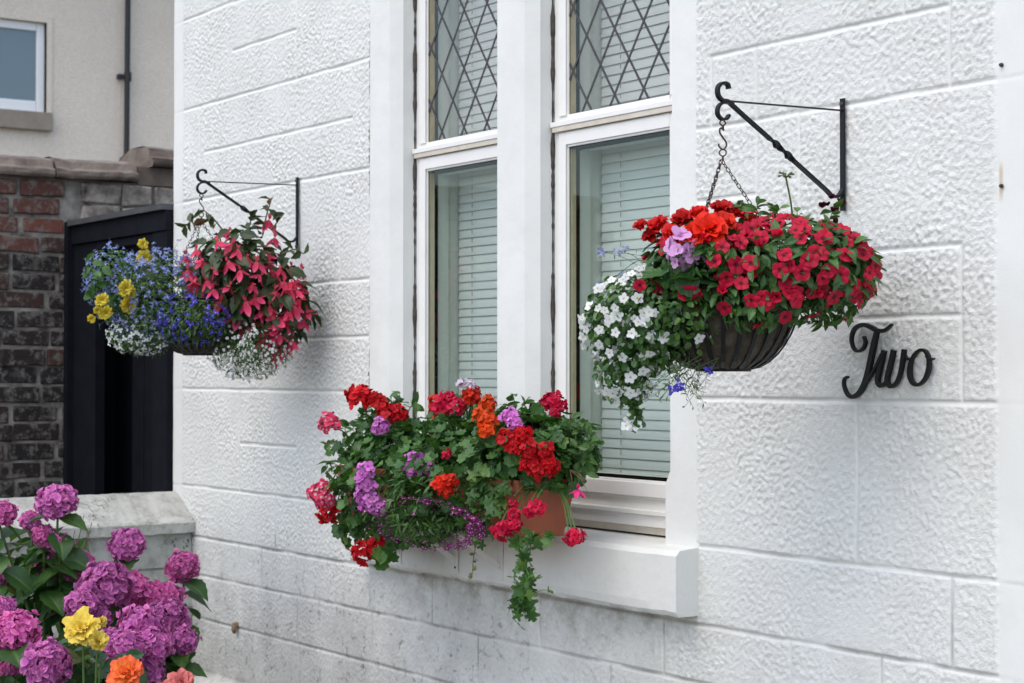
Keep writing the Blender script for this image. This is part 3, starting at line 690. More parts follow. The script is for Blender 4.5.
def make_basket():
    c = np.array([XK, HY, ZB0])
    t = thing('hanging_basket', 'black barred metal basket with mossy liner hanging under red petunias', 'hanging basket', tuple(c), 'hanging flower baskets')
    H = ZRIM-ZB0; prof = lambda s: .052+(.160-.052)*math.sin(s*math.pi/2)**.9
    pr = [(prof(s)-.004, H*(1-math.cos(s*math.pi/2))**.85) for s in np.linspace(0, 1, 12)]
    m = MB(); V, F = lathe([(0.001, .004)]+pr, c, 48); rn = np.random.default_rng(1); V = V+rn.normal(0, .0018, V.shape); m.add(V, F); m.build('liner', M_coir, t, smooth=True)
    nb = 26
    for i in range(1):
        m = MB()
        for i in range(nb):
            th = 2*math.pi*i/nb; P = [(c[0]+a*math.cos(th), c[1]+a*math.sin(th), c[2]+z) for a, z in [(prof(s)+.001, H*(1-math.cos(s*math.pi/2))**.85) for s in np.linspace(0, 1, 10)]]
            m.tube(P, 1, square=True, a=.0012, b=.0042, ref=(math.cos(th), math.sin(th), .3))
        m.build('bars', M_iron, t)
    m = MB(); V, F = lathe([(.0005, -.004), (.056, -.004), (.058, .002), (.085, .022), (.086, .026), (.082, .026), (.05, .003), (.0005, .001)], c, 40); m.add(V, F); m.build('base_dish', M_iron, t, smooth=False)
    m = MB(); an = np.linspace(0, 2*math.pi, 49); m.tube([(c[0]+  .164*math.cos(a), c[1]+.164*math.sin(a), ZRIM) for a in an], .0045, 6); m.build('rim', M_iron, t)
    m = MB(); V, F = lathe([(.0005, H-.01), (.10, H-.012), (.152, H-.02)], c, 32); m.add(V, F); m.build('compost', M_soil, t, smooth=True)
    # hook, S hook, ring and three chains
    hk = K(722, 119); ap = K(721.5, 160); m = MB(); zt, za = hk[2], ap[2]; xx_, yy_ = XK, HY; dz = (zt-za)
    def q(dy, s): return np.array([xx_, yy_, zt-dz*s])+RT*dy
    m.tube(crom([q(.004, .0), q(-.003, .03), q(-.006, .1), q(0, .16), q(.006, .1), q(.002, .04)], 6), .0018, 6)
    m.tube([q(0, .15), q(0, .24)], .003, 6)
    m.tube(crom([q(.003, .28), q(-.005, .22), q(-.006, .33), q(.0, .45), q(.006, .55), q(.007, .66), q(.0, .74), q(-.008, .66), q(-.008, .60)], 6), .0020, 6)
    a = np.linspace(0, 2*math.pi, 17); m.tube([q(.007*math.cos(v), .82+.007*math.sin(v)/dz) for v in a], .0016, 6)
    m.tube([q(0, .9), q(0, 1.02)], .0022, 6)
    m.build('swivel_hook', M_chain, t)
    for deg in (-115, 5, 125):
        d = RT*math.cos(R(deg))+NC*math.sin(R(deg)); m = MB(); chain(m, ap, np.array([XK, HY, ZRIM])+d*.164); m.build('chain', M_chain, t, smooth=True)
    return t
def copy_tree(o, parent=None):
    c = o.copy(); COL.objects.link(c); c.parent = parent
    for ch in list(o.children): copy_tree(ch, c)
    return c
br = make_bracket(); bk_ = make_basket()
SH = np.array([-1.8777*D+.9896*D, 0, .052])
b2 = copy_tree(br); b2.location = Vector(br.location)+Vector(SH); b2['label'] = 'black iron bracket with twisted arm above the pink begonia basket near the gate'
k2 = copy_tree(bk_); k2.location = Vector(bk_.location)+Vector(SH); k2['label'] = 'black metal basket nearly hidden by pink begonias and blue lobelia near the gate'

def two():
    t = thing('house_name_sign', 'black script lettering reading Two fixed to the white wall', 'sign', tuple(W(890, 360, y=0)))
    def pt(a, b): return W(820+a/5.26, 290+b/5.26, y=-.014)
    def stroke(m, pts, wd, yo=0):
        P = crom([pt(a, b)+np.array([0, yo, 0]) for a, b in pts], 10); wv = np.interp(np.linspace(0, 1, len(P)), np.linspace(0, 1, len(wd)), wd)
        m.tube(P, wv/5.26/465/2, square=True, a=1, b=1, ref=(0, 1, 0))
        return P
    def st2(m, pts, wd, yo=0):
        P = crom([pt(a, b)+np.array([0, yo, 0]) for a, b in pts], 10); n = len(P); wv = np.interp(np.linspace(0, 1, n), np.linspace(0, 1, len(wd)), wd)/5.26/490/2
        T = np.gradient(P, axis=0); T /= np.linalg.norm(T, axis=1)[:, None]; Nn = np.cross(T, [0, 1, 0]); V = []
        th = .0045
        for i in range(n):
            for a, y in ((-1, -th), (1, -th), (1, th), (-1, th)): V.append(P[i]+Nn[i]*a*wv[i]+np.array([0, y, 0]))
        m.add(V, [(i*4+j, i*4+(j+1) % 4, i*4+4+(j+1) % 4, i*4+4+j) for i in range(n-1) for j in range(4)]+[(0, 1, 2, 3), (n*4-4, n*4-3, n*4-2, n*4-1)])
    m = MB()
    st2(m, [(232, 245), (240, 275), (228, 308), (200, 322), (176, 302), (167, 252), (185, 203), (228, 183), (270, 196), (305, 214), (345, 210), (380, 180)], [13, 18, 16, 15, 16, 18, 22, 22, 26, 24, 18, 10])
    st2(m, [(300, 212), (283, 285), (266, 365), (250, 440), (228, 505), (202, 545), (170, 562), (142, 545), (125, 500), (128, 468), (146, 456)], [26, 34, 34, 34, 32, 28, 22, 20, 16, 14, 12], .0011)
    m.build('letter', M_iron, t, bevel=.0008)
    m = MB()
    st2(m, [(232, 512), (262, 462), (298, 400), (330, 335)], [10, 14, 18, 22])
    st2(m, [(336, 318), (326, 365), (310, 430), (302, 478), (318, 503), (345, 485), (368, 430), (384, 355)], [28, 30, 30, 28, 24, 16, 14, 14], .0012)
    st2(m, [(390, 316), (380, 365), (364, 430), (356, 480), (373, 506), (403, 492), (425, 440), (438, 370), (446, 312)], [28, 30, 30, 28, 24, 20, 22, 26, 24], -.0009)
    st2(m, [(438, 335), (452, 358), (475, 364), (500, 345)], [14, 14, 13, 12], .0018)
    m.build('letter', M_iron, t, bevel=.0008)
    m = MB(); an = np.linspace(R(120), R(120)-2*math.pi, 14)
    st2(m, [(524+50*math.cos(a)+12*math.sin(a), 407-92*math.sin(a)) for a in an], [16, 16, 18, 20, 24, 24, 20, 16, 20, 26, 28, 24, 18, 16])
    st2(m, [(560, 345), (575, 367), (598, 360)], [12, 13, 9], .0012)
    m.build('letter', M_iron, t, bevel=.0008)
two()

# ------------------------------------------------------------------ plant kit
def grid(nu, nv):
    I = np.arange((nu+1)*(nv+1)).reshape(nu+1, nv+1); return np.stack([I[:-1, :-1], I[1:, :-1], I[1:, 1:], I[:-1, 1:]], -1).reshape(-1, 4)
def petal(L=1, Wd=.5, nu=4, nv=2, shape='round', rise=0, curl=0, cup=0, ruffle=0, y0=.03, tip=.18, seed=0):
    u, v = np.meshgrid(np.linspace(0, 1, nu+1), np.linspace(-1, 1, nv+1), indexing='ij')
    if shape == 'round': wd = Wd*np.sqrt(np.clip(1-((u-.62)/.66)**2, .02, 1))
    elif shape == 'point': wd = Wd*np.sin(np.pi*np.clip(u*.94+.04, 0, 1))**.8
    else: wd = Wd*(.12+.88*u)                  # fan
    x = v*wd; y = y0*L+L*(u-tip*v*v*u); z = rise*u*L+curl*L*u*u+cup*v*v*wd
    if ruffle: z = z+ruffle*L*np.sin(v*5+seed*2.1)*u*u
    return np.stack([x, y, z], -1).reshape(-1, 3), grid(nu, nv), u.ravel()
def rotx(a): c, s = math.cos(a), math.sin(a); return np.array([[1, 0, 0], [0, c, s], [0, -s, c]])
def rotz(a): c, s = math.cos(a), math.sin(a); return np.array([[c, s, 0], [-s, c, 0], [0, 0, 1]])
def join(parts):
    V, F, T, n = [], [], [], 0
    for v, f, t in parts: V.append(v); F.append(f+n); T.append(t); n += len(v)
    return np.concatenate(V), np.concatenate(F), np.concatenate(T)
def flower(n, P, tilt=0, jit=.05, seed=0, z=0):
    rn = np.random.default_rng(seed); out = []
    for i in range(n):
        v, f, t = P if not isinstance(P, list) else P[i % len(P)]
        s = 1+rn.normal(0, jit); M = rotx(tilt+rn.normal(0, jit*1.5))@rotz(2*math.pi*i/n+rn.normal(0, jit))
        out.append((v@M*s+np.array([0, 0, z]), f, t))
    return join(out)
def frames(Nn, Dd=None, roll=None):
    Nn = np.atleast_2d(Nn); Z = Nn/np.linalg.norm(Nn, axis=1)[:, None]
    if Dd is None: Dd = rng.normal(size=Z.shape)
    Y = Dd-Z*np.sum(Dd*Z, 1)[:, None]; Y /= np.linalg.norm(Y, axis=1)[:, None]+1e-9; X = np.cross(Y, Z); return np.stack([X, Y, Z], 1)
def lobed(n=5, depth=.3, seg=20, cup=.12, ruffle=.05):
    th = np.linspace(-math.pi, math.pi, seg, endpoint=False)+math.pi/seg
    r = (1-depth*.5+depth*.5*np.cos(th*n))*(1-.55*np.exp(-((np.abs(th)-math.pi)/.28)**2))*.5
    V, T = [], []
    for k, q in enumerate((.04, .55, 1)):
        rr = r*q; V.append(np.stack([np.sin(th)*rr, .32+np.cos(th)*rr-.30*(1-q)*.5, cup*q*q*.5+ruffle*q*np.sin(th*n+1)*(q > .9)], 1)); T.append(np.full(seg, q*.9 + .1) if k else np.full(seg, .0))
    V = np.concatenate(V); F = [(k*seg+j, k*seg+(j+1) % seg, (k+1)*seg+(j+1) % seg, (k+1)*seg+j) for k in range(2) for j in range(seg)]
    return V, np.array(F), np.concatenate(T)
def ovate(Wd=.3, nu=6, fold=.35, droop=.25, serr=0, shape='point'):
    u, v = np.meshgrid(np.linspace(0, 1, nu+1), np.array([-1, -.5, 0, .5, 1.]), indexing='ij')
    w_ = Wd*np.sin(np.pi*np.clip(u, .02, .985)**.85)**.85
    if serr: w_ = w_*(1+serr*np.where(np.arange(nu+1)[:, None] % 2, 1, -1)*(np.abs(v) > .9))
    x = v*w_; z = np.abs(x)*fold-droop*u*u+.02*np.sin(u*9)*v
    return np.stack([x, u, z], -1).reshape(-1, 3), grid(nu, 4), np.abs(v).ravel()
LF_ger = lobed(7, .22, 22, .18, .04); LF_ivy = lobed(5, .55, 20, .05, .03); LF_pet = ovate(.24, 5, .3, .25); LF_fine = ovate(.13, 3, .2, .2); LF_small = ovate(.36, 3, .2, .15)
LF_beg = ovate(.30, 7, .3, .35, .10); LF_hyd = ovate(.36, 12, .3, .28, .05); LF_rose = ovate(.36, 8, .2, .15, .07); LF_bacopa = ovate(.4, 4, .2, .1, .1)

class Ell:
    def __init__(s, c, r, A=None):
        s.c = np.array(c, float); s.r = np.array(r, float); s.A = np.array([RT, NC, UPZ]) if A is None else np.eye(3)
    def pt(s, d, rho=1.0):
        d = d/np.linalg.norm(d, axis=-1, keepdims=True); p = s.c+(d*s.r*np.asarray(rho)[..., None])@s.A; n = (d/s.r)@s.A
        return p, n/np.linalg.norm(n, axis=-1, keepdims=True)
    def hit(s, px, py, lift=1.0):
        d = W(px, py, f=1.0)-CAM; o = (s.A@(CAM-s.c))/s.r; q = (s.A@d)/s.r; a = q@q; b = 2*o@q; c = o@o-1; disc = b*b-4*a*c
        t = (-b-math.sqrt(disc))/(2*a) if disc > 0 else -b/(2*a)
        p = CAM+d*t; n = ((s.A@(p-s.c))/s.r**2)@s.A; n /= np.linalg.norm(n); return s.c+(p-s.c)*lift, n
def dirs(n, vis=.7):
    """random directions, denser on the side that faces the street (local axis 1)"""
    d = rng.normal(size=(n, 3)); d /= np.linalg.norm(d, axis=1)[:, None]; fl = (d[:, 1] < 0) & (rng.random(n) < vis); d[fl, 1] *= -1; return d
CUT = None
def foliage(par, E, cnt, size, tpl, mat, name='foliage', lo=.55, hi=1.05, droopy=.5, zmin=None, rbias=0, cut=None, mb=None, r=None):
    m = mb or MB(); d = dirs(cnt)
    if zmin is not None: d[:, 2] = np.where(d[:, 2] < zmin, -d[:, 2]*.5, d[:, 2])
    rho = lo+(hi-lo)*rng.random(cnt)**.55; p, n = E.pt(d, rho)
    if cut is not None: k = ~cut(p); p, n, rho = p[k], n[k], rho[k]
    if CUT is not None:
        k = ~CUT(p); p, n, rho = p[k], n[k], rho[k]
    k = len(p); nn = n*.8+rng.normal(0, .45, (k, 3))+np.array([0, 0, .45]); dd = n*.7+rng.normal(0, .6, (k, 3))+np.array([0, 0, -droopy])
    rr = np.clip(rng.beta(2, 2.2, k)+rbias, 0, 1) if r is None else rng.uniform(r[0], r[1], k)
    m.inst(tpl, frames(nn, dd), p, rng.uniform(size[0], size[1], k), rr)
    return m
def stems(m, base, pts, r0=.002, r1=.001, sag=.04, mm=5):
    for q in pts:
        q = np.asarray(q); b = np.asarray(base)+rng.normal(0, .015, 3)*(1, 1, .3); mid = (b+q)/2+np.array([0, 0, sag])+rng.normal(0, .012, 3); P = crom([b, mid, q], 5)
        m.tube(P, np.linspace(r0, r1, len(P)), mm, r=rng.random(), cap=False)
def proto(name, tpls, mat, scale=1.0, rr=None, smooth=True):
    """flower mesh shared by its copies"""
    V, F, t = tpls[:3]; me = mesh_np(name, V*scale, F, smooth)
    a = me.attributes.new('tt', 'FLOAT', 'POINT'); a.data.foreach_set('value', t.astype(np.float32))
    r_ = tpls[3] if len(tpls) > 3 else np.full(len(V), .4); a = me.attributes.new('rr', 'FLOAT', 'POINT'); a.data.foreach_set('value', r_.astype(np.float32))
    me.materials.append(mat); return me
def put(me, name, par, p, n, s=1.0, spin=None, up=None):
    o = bpy.data.objects.new(name, me); COL.objects.link(o); o.parent = par; M = frames(n, up)[0]
    q = Matrix([[*M[0]], [*M[1]], [*M[2]]]).transposed().to_quaternion()
    o.rotation_mode = 'QUATERNION'; o.rotation_quaternion = q; o.location = Vector(np.asarray(p)-parent_origin(par)); o.scale = (s, s, s); return o
# flower shapes (unit = metres after scale)
def f_trumpet(seed=0): return flower(5, petal(1, .57, 4, 4, 'fan', .0, -.12, -.14, .07, .02, .42, seed), R(19), .04, seed)
def f_bacopa(seed=0): return flower(5, petal(1, .40, 3, 2, 'round', .0, -.05, .0, 0, .05, .25), R(6), .08, seed)
def f_geranium_floret(seed=0): return flower(5, petal(1, .42, 3, 2, 'round', .1, -.12, .08, .06, .05, .15, seed), R(22), .12, seed)
def f_double(lay, seed=0, ruffle=.05, Wd=.5):
    out = []; rn = np.random.default_rng(seed); z = 0
    for i, (n, L, tilt) in enumerate(lay):
        v, f, t = flower(n, petal(L, L*Wd*1.1, 4, 4, 'round', 0, -.10, .25, ruffle, .03, .2, i), R(tilt), .10, seed+i*7); M = rotz(rn.uniform(0, 6)); out.append((v@M+(0, 0, z), f, t*.6+.4*(i == 0) if False else t)); z += .03
    return join(out)
def f_bell(seed=0):
    v, f, t = flower(5, petal(1, .24, 5, 2, 'point', 0, .32, .3, 0, .02, .0), R(-62), .08, seed); tb = petal(.5, .14, 3, 2, 'point', 0, 0, .4); v2, f2, t2 = flower(3, tb, R(75), .1, seed+3)
    return join([(v, f, t), (v2, f2, t2*.3)])
def head(n, Rr, fl, seed=0, low=-.25, fs=.4, flat=1.0, loose=.12):
    """a round truss of florets"""
    rn = np.random.default_rng(seed); V, F, T, RR, k = [], [], [], [], 0; i = 0; g = math.pi*(3-math.sqrt(5))
    for i in range(n):
        zc = 1-(1-low)*(i+.5)/n; a = i*g+rn.normal(0, .15); rr_ = math.sqrt(max(0, 1-zc*zc)); d = np.array([rr_*math.cos(a), rr_*math.sin(a), zc])
        p = d*Rr*(1+rn.normal(0, loose))*np.array([1, 1, flat]); nn = d+rn.normal(0, .22, 3); M = frames(nn, rn.normal(size=(1, 3)))[0]; v, f, t = fl[i % len(fl)]
        V.append((v*Rr*fs*(1+rn.normal(0, .12)))@M+p); F.append(f+k); T.append(t); RR.append(np.full(len(v), rn.random())); k += len(v)
    return np.concatenate(V), np.concatenate(F), np.concatenate(T), np.concatenate(RR)
FLG = [f_geranium_floret(i) for i in range(4)]
def hyd_floret(seed): return flower(4, petal(1, .54, 2, 2, 'round', .12, -.1, .16, .16, .04, .1, seed), R(20), .2, seed)
FLH = [hyd_floret(i) for i in range(5)]

def plant(name, label, base, group=None, cat='plant'): return thing(name, label, cat, tuple(base), group)

# ------------------------------------------------------------------ right hand basket
SR = 490.0
def off(r, n, z): return BC*(1, 1, 0)+RT*r+NC*n+UPZ*z
base_r = off(0, 0, 1.63)
# crimson petunias
pl = plant('petunia', 'mound of small crimson petunias filling the right side of the near hanging basket', base_r)
E1 = Ell(off(.115, .02, 1.655), (.185, .20, .105)); E2 = Ell(off(.198, .0, 1.628), (.092, .16, .075)); E3 = Ell(off(-.03, .06, 1.66), (.13, .14, .085)); E4 = Ell(off(.06, .14, 1.60), (.13, .07, .055))
m = foliage(pl, E1, 900, (.022, .040), LF_pet, L_pet, lo=.45, hi=1.04, zmin=-.35); foliage(pl, E2, 420, (.02, .036), LF_pet, L_pet, lo=.4, hi=1.05, mb=m); foliage(pl, E3, 420, (.022, .036), LF_pet, L_pet, lo=.4, hi=1.0, zmin=-.35, mb=m); foliage(pl, E4, 300, (.02, .034), LF_pet, L_pet, lo=.4, hi=1.0, mb=m)
m.build('foliage', L_pet, pl)
m = MB(); stems(m, base_r, [E1.pt(dirs(1)[0])[0] for _ in range(40)]); m.build('stem', M_stem, pl)
def f_trumpet2(tilt, seed): return flower(5, petal(1, .50, 4, 4, 'fan', .0, -.15, -.14, .10, .02, .42, seed), R(tilt), .08, seed)
PT = [proto('flower', f_trumpet(i), P_red, .0180) for i in range(3)]+[proto('flower', f_trumpet2(38, 5), P_red, .0185), proto('flower', f_trumpet2(62, 6), P_red, .0190), proto('flower', f_trumpet2(28, 9), P_red, .0180)]
spots = []
def scatter(n, ell_fn, mind):
    tries = 0; out = []
    while len(out) < n and tries < 6000:
        tries += 1; p, nn = ell_fn()
        if all(np.linalg.norm(p-q) > mind for q, _ in spots): spots.append((p, nn)); out.append((p, nn))
    return out
fixed = [(752, 300), (768, 298), (742, 284), (752, 264), (780, 270), (784, 256), (801, 272), (820, 254), (815, 290), (826, 271), (740, 244), (760, 247), (778, 238), (800, 240), (822, 240), (842, 256), (850, 285), (858, 300), (846, 318), (784, 316), (760, 322), (776, 296), (735, 265), (724, 292), (697, 292), (690, 292), (640, 285), (726, 277), (715, 262), (722, 248), (740, 230), (750, 216), (768, 227), (862, 280), (868, 292), (838, 275), (832, 296), (795, 300), (806, 262), (812, 314)]
def on(px, py, Es, lift=1.03):
    best = None
    for E in Es:
        p, n = E.hit(px, py, lift); dd = (p-CAM)@FW
        q = ((E.A@(p-E.c))/E.r); ok = abs(np.linalg.norm(q)-lift) < .12
        sc_ = (0 if ok else 1, dd)
        if best is None or sc_ < best[0]: best = (sc_, p, n)
    return best[1], best[2]
for px, py in fixed:
    if px == 640: continue
    p, n = on(px, py, [E1, E2, E3, E4]); spots.append((p, n))
for px, py in ((640, 285), (690, 292), (683, 293)):
    p = W(px, py, f=3.50); spots.append((p, NC+rng.normal(0, .15, 3)))
fl = list(spots)
def s1():
    E = [E1, E1, E2, E2, E3, E4][rng.integers(6)]; d = dirs(1, .62)[0]
    if d[2] < -.45: d[2] *= -1
    return E.pt(d, np.array(1.03))
fl += scatter(60, s1, .022)
for p, n in fl[:99]:
    nn = n+rng.normal(0, .33, 3)+NC*.25; put(PT[rng.choice(6, p=[.22, .22, .2, .14, .08, .14])], 'flower', pl, p, nn, rng.uniform(.82, 1.15))
m = MB(); xp = [s1() for _ in range(165)]; g_ = f_trumpet(7); m.inst(g_, frames(np.array([n for _, n in xp])+NC*.4+rng.normal(0, .35, (165, 3))), np.array([p for p, _ in xp]), rng.uniform(.013, .018, 165), rng.random(165))
tag(m.build('flowers', P_red, pl, smooth=True), kind='stuff')
# white bacopa
pb = plant('bacopa', 'trailing white flowered bacopa spilling over the left side of the near basket', off(-.14, 0, 1.62))
Eb = Ell(off(-.170, .0, 1.55), (.113, .14, .105)); Eb2 = Ell(off(-.10, .06, 1.575), (.10, .12, .09)); Eb3 = Ell(off(-.20, .01, 1.46), (.06, .07, .075))
m = foliage(pb, Eb, 1500, (.011, .019), LF_bacopa, L_fine, lo=.35); foliage(pb, Eb2, 700, (.011, .019), LF_bacopa, L_fine, lo=.4, mb=m); foliage(pb, Eb3, 420, (.010, .017), LF_bacopa, L_fine, lo=.3, mb=m)
tail = crom([off(-.185, .03, 1.44), off(-.19, .035, 1.40), off(-.182, .035, 1.37), off(-.187, .035, 1.342)], 10)
tp = np.repeat(tail, 8, 0); tp = tp+rng.normal(0, .006, tp.shape); m.inst(LF_bacopa, frames(rng.normal(size=tp.shape)+(0, 0, .5)), tp, rng.uniform(.010, .017, len(tp)), rng.random(len(tp)))
m.build('foliage', L_fine, pb)
m = MB(); stems(m, off(-.12, 0, 1.62), [E.pt(dirs(1)[0], np.array(1.0))[0] for E in (Eb, Eb, Eb2, Eb3) for _ in range(14)], .0012, .0007); m.tube(tail, .001, 5); m.build('stem', M_stem, pb)
PB = [proto('flower', f_bacopa(i), P_white, .0118) for i in range(3)]
spots = []
def s2():
    E = [Eb, Eb, Eb, Eb2, Eb3][rng.integers(5)]; d = dirs(1, .9)[0]; return E.pt(d, np.array(rng.uniform(1.0, 1.12)))
fl = scatter(94, s2, .015)
for c_ in (tail[-1], tail[-2]+RT*.009, tail[-6]-RT*.01, tail[8]+RT*.01, tail[-1]-RT*.014): fl.append((c_+NC*.01, NC))
for p, n in fl[:100]: put(PB[rng.integers(3)], 'flower', pb, p, n+NC*.7+rng.normal(0, .25, 3), rng.uniform(.8, 1.25))
BAC_MORE = True

# orange red begonias
pg = plant('begonia', 'orange red begonia with large ruffled blooms at the top of the near basket', off(-.05, .03, 1.63))
Eg = Ell(off(-.04, .05, 1.68), (.11, .12, .075)); m = foliage(pg, Eg, 120, (.035, .06), LF_beg, L_beg, lo=.3, hi=.95, zmin=-.3, r=(0, .6)); m.build('foliage', L_beg, pg)
DB = [f_double([(5, .4, 80), (7, .6, 66), (9, .8, 50), (11, .95, 32), (11, 1, 12)], s, .16, .42) for s in range(2)]
pO = [proto('flower', d, P_orange, .037) for d in DB]; pR = [proto('flower', d, P_dred, .026) for d in DB]
for px, py, s, k_ in ((709, 234, 1.0, 0), (722, 228, .75, 0), (684, 224, .95, 1), (700, 218, .8, 1), (662, 229, .9, 1), (656, 238, .8, 1), (646, 229, .6, 1), (735, 220, .9, 1), (720, 214, .9, 1), (674, 236, .7, 1), (748, 226, .8, 1), (694, 240, .8, 0)):
    p, n = Eg.hit(px, py, 1.08); put((pR if k_ else pO)[rng.integers(2)], 'flower', pg, p, n*.7+NC*.5+(0, 0, .25), s)
m = MB(); stems(m, off(-.05, .03, 1.62), [Eg.hit(px, py, 1.0)[0] for px, py in ((660, 235), (684, 228), (709, 236), (735, 222), (646, 232))], .003, .002); m.build('stem', M_stemr, pg)

# one pale lilac geranium truss, its bare seed stalk
G3 = [head(20, .023, FLG, s, -.05, .62, 1.0, .22) for s in range(3)]
pq_ = plant('geranium', 'pale lilac geranium with one truss and a tall bare seed stalk in the near basket', off(-.04, .09, 1.63))
Ek = Ell(off(-.055, .10, 1.635), (.10, .085, .06)); m = foliage(pq_, Ek, 90, (.04, .06), LF_ger, L_ger, lo=.4, hi=1.0, r=(0, .55)); m.build('foliage', L_ger, pq_)
p, n = Ek.hit(686, 256, 1.12); put(proto('flower_head', G3[0], P_lil, 1.25), 'flower_head', pq_, p, NC+(0, 0, .3), 1.0)
m = MB(); stems(m, off(-.04, .09, 1.62), [p-NC*.02], .002, .002)
tp_ = W(786, 178, f=3.62); bs_ = W(793, 236, f=3.66); m.tube(crom([bs_, (bs_+tp_)/2+RT*.004, tp_], 6), .0020, 6)
for i in range(7):
    a = i*.9; q = tp_+RT*.016*math.cos(a)+NC*.016*math.sin(a)+UPZ*(.008+.006*math.sin(i*3)); m.tube([tp_, (tp_+q)/2+UPZ*.003, q], [.0012, .0012, .003], 6)
m.build('stem', M_stem, pq_)
# dark maroon petunia at the wall side
pm_ = plant('petunia', 'dark maroon petunia tucked against the wall at the right end of the near basket', off(.2, -.02, 1.64))
Em = Ell(off(.252, .03, 1.695), (.035, .04, .035)); me_ = proto('flower', f_double([(5, .6, 50), (6, 1, 15)], 5, .12), P_mar, .026)
for px, py in ((846, 247), (855, 252), (850, 260), (860, 263), (842, 242)): p, n = Em.hit(px, py, 1.0); put(me_, 'flower', pm_, p, n+NC*.3, 1.05)
m = MB(); foliage(pm_, Em, 40, (.02, .03), LF_pet, L_pet, lo=.2, hi=.9, mb=m); m.build('foliage', L_pet, pm_)
# leafy sprigs that stand above the mound
def sprig(m_st, m_lf, pts, r=.0014, leaf=LF_pet, size=(.018, .028), n=8, spread=.3):
    P = crom(pts, 6); m_st.tube(P, np.linspace(r, r*.6, len(P)), 5, cap=False); idx = np.linspace(len(P)*spread, len(P)-1, n).astype(int); q = P[idx]; T = np.gradient(P, axis=0)[idx]; T /= np.linalg.norm(T, axis=1)[:, None]
    dd = T*.5+rng.normal(0, .8, T.shape); m_lf.inst(leaf, frames(T*.5+rng.normal(0, .6, T.shape)+(0, 0, .5), dd), q, rng.uniform(*size, n), rng.beta(3, 2, n))
ms, ml = MB(), MB()
for a in ([(812, 240), (828, 222), (834, 206)], [(800, 236), (798, 222), (797, 212)], [(815, 238), (806, 230), (803, 226)], [(742, 225), (741, 210), (742, 200)], [(757, 222), (757, 210), (758, 203)], [(820, 232), (826, 228), (836, 228)], [(770, 224), (776, 214), (780, 208)]):
    sprig(ms, ml, [W(x, y, f=3.60) for x, y in a], n=9, size=(.022, .036))
ms.build('stem', M_stem, pm_); ml.build('foliage', L_pet, pm_)
mbud = proto('bud', f_double([(4, .7, 70), (5, 1, 55)], 8, .1), P_mar, .011)
for x, y in ((828, 206), (834, 213), (838, 222), (822, 208), (841, 206), (832, 199)): put(mbud, 'bud', pm_, W(x, y, f=3.60), rng.normal(0, .4, 3)+(0, 0, 1), rng.uniform(.8, 1.3))
# blue lobelia wisps
pw = plant('lobelia', 'thin blue lobelia wisps at the left edge and underside of the near basket', off(-.14, -.02, 1.64))
ms, ml = MB(), MB(); ends = []
for i in range(18):
    a = W(rng.uniform(645, 680), rng.uniform(268, 285), f=3.72+rng.normal(0, .04)); e = W(rng.uniform(598, 668), rng.uniform(248, 286), f=3.74+rng.normal(0, .05)); sprig(ms, ml, [a, (a+e)/2+(0, 0, .012), e], .0006, LF_fine, (.008, .014), 5)
    ends += [e, e+rng.normal(0, .006, 3)]
for i in range(30):
    a = W(rng.uniform(665, 720), rng.uniform(352, 372), f=3.60+rng.normal(0, .03)); e = W(rng.uniform(625, 705), rng.uniform(372, 408), f=3.6+rng.normal(0, .04)); sprig(ms, ml, [a, (a+e)/2+(0, 0, -.004), e], .0006, LF_fine, (.008, .014), 6)
ms.build('stem', M_stem, pw); ml.build('foliage', L_fine, pw)
def lob(seed=0): 
    a = flower(3, petal(1, .34, 2, 2, 'round', .05, -.1, 0, 0, .05), 0, .1, seed); 
    v, f, t = a; v2 = petal(.6, .14, 2, 2, 'point', .6, 0, 0); return join([(v, f, t), (v2[0]@rotz(R(180+20)), v2[1], v2[2]), (v2[0]@rotz(R(180-20)), v2[1], v2[2])])
LB = [lob(i) for i in range(3)]
def scat_flowers(pts, nrm, tpls, s, mat, par, name='flowers'):
    m = MB(); pts = np.asarray(pts); k = len(pts); g = rng.integers(0, len(tpls), k)
    for i, t in enumerate(tpls):
        q = g == i
        if q.any(): m.inst(t, frames(np.asarray(nrm)[q]+rng.normal(0, .3, (q.sum(), 3))), pts[q], rng.uniform(.8, 1.2, q.sum())*s, rng.random(q.sum()))
    o = m.build(name, mat, par, smooth=True); tag(o, kind='stuff'); return o
scat_flowers(ends, np.tile(NC, (len(ends), 1)), LB, .008, petmat('pale blue lobelia petal', (.8, .8, .85), (.30, .36, .66), (.42, .46, .72), eye=.16), pw)
d = dirs(110, .9); p1, n1 = Eb.pt(d, rng.uniform(.98, 1.12, 110)); d = dirs(14, .9); p2, n2 = Eb3.pt(d, rng.uniform(.95, 1.15, 14)); p1, n1 = p1[:46], n1[:46]; scat_flowers(np.vstack([p1, p2]), np.vstack([n1, n2])+NC*.7, [f_bacopa(i) for i in range(3)], .0105, P_white, pb)
q = [W(x+rng.normal(0, 4), y+rng.normal(0, 2.5), f=3.56) for x, y in ((675, 386), (672, 388), (678, 384), (709, 371), (664, 281)) for _ in range(2)]
scat_flowers(q, np.tile(NC, (len(q), 1)), LB, .010, P_ind, pw)

# ------------------------------------------------------------------ left hand basket
BL = BC+SH*(1, 1, 0)
def ofl(px, py, n=0.0):                       # pixel offsets of the far basket turned into metres about its centre
    return BL*(1, 1, 0)+RT*((px-203)/295.0)+NC*n+UPZ*(EYE+(HOR-py)/295.0)
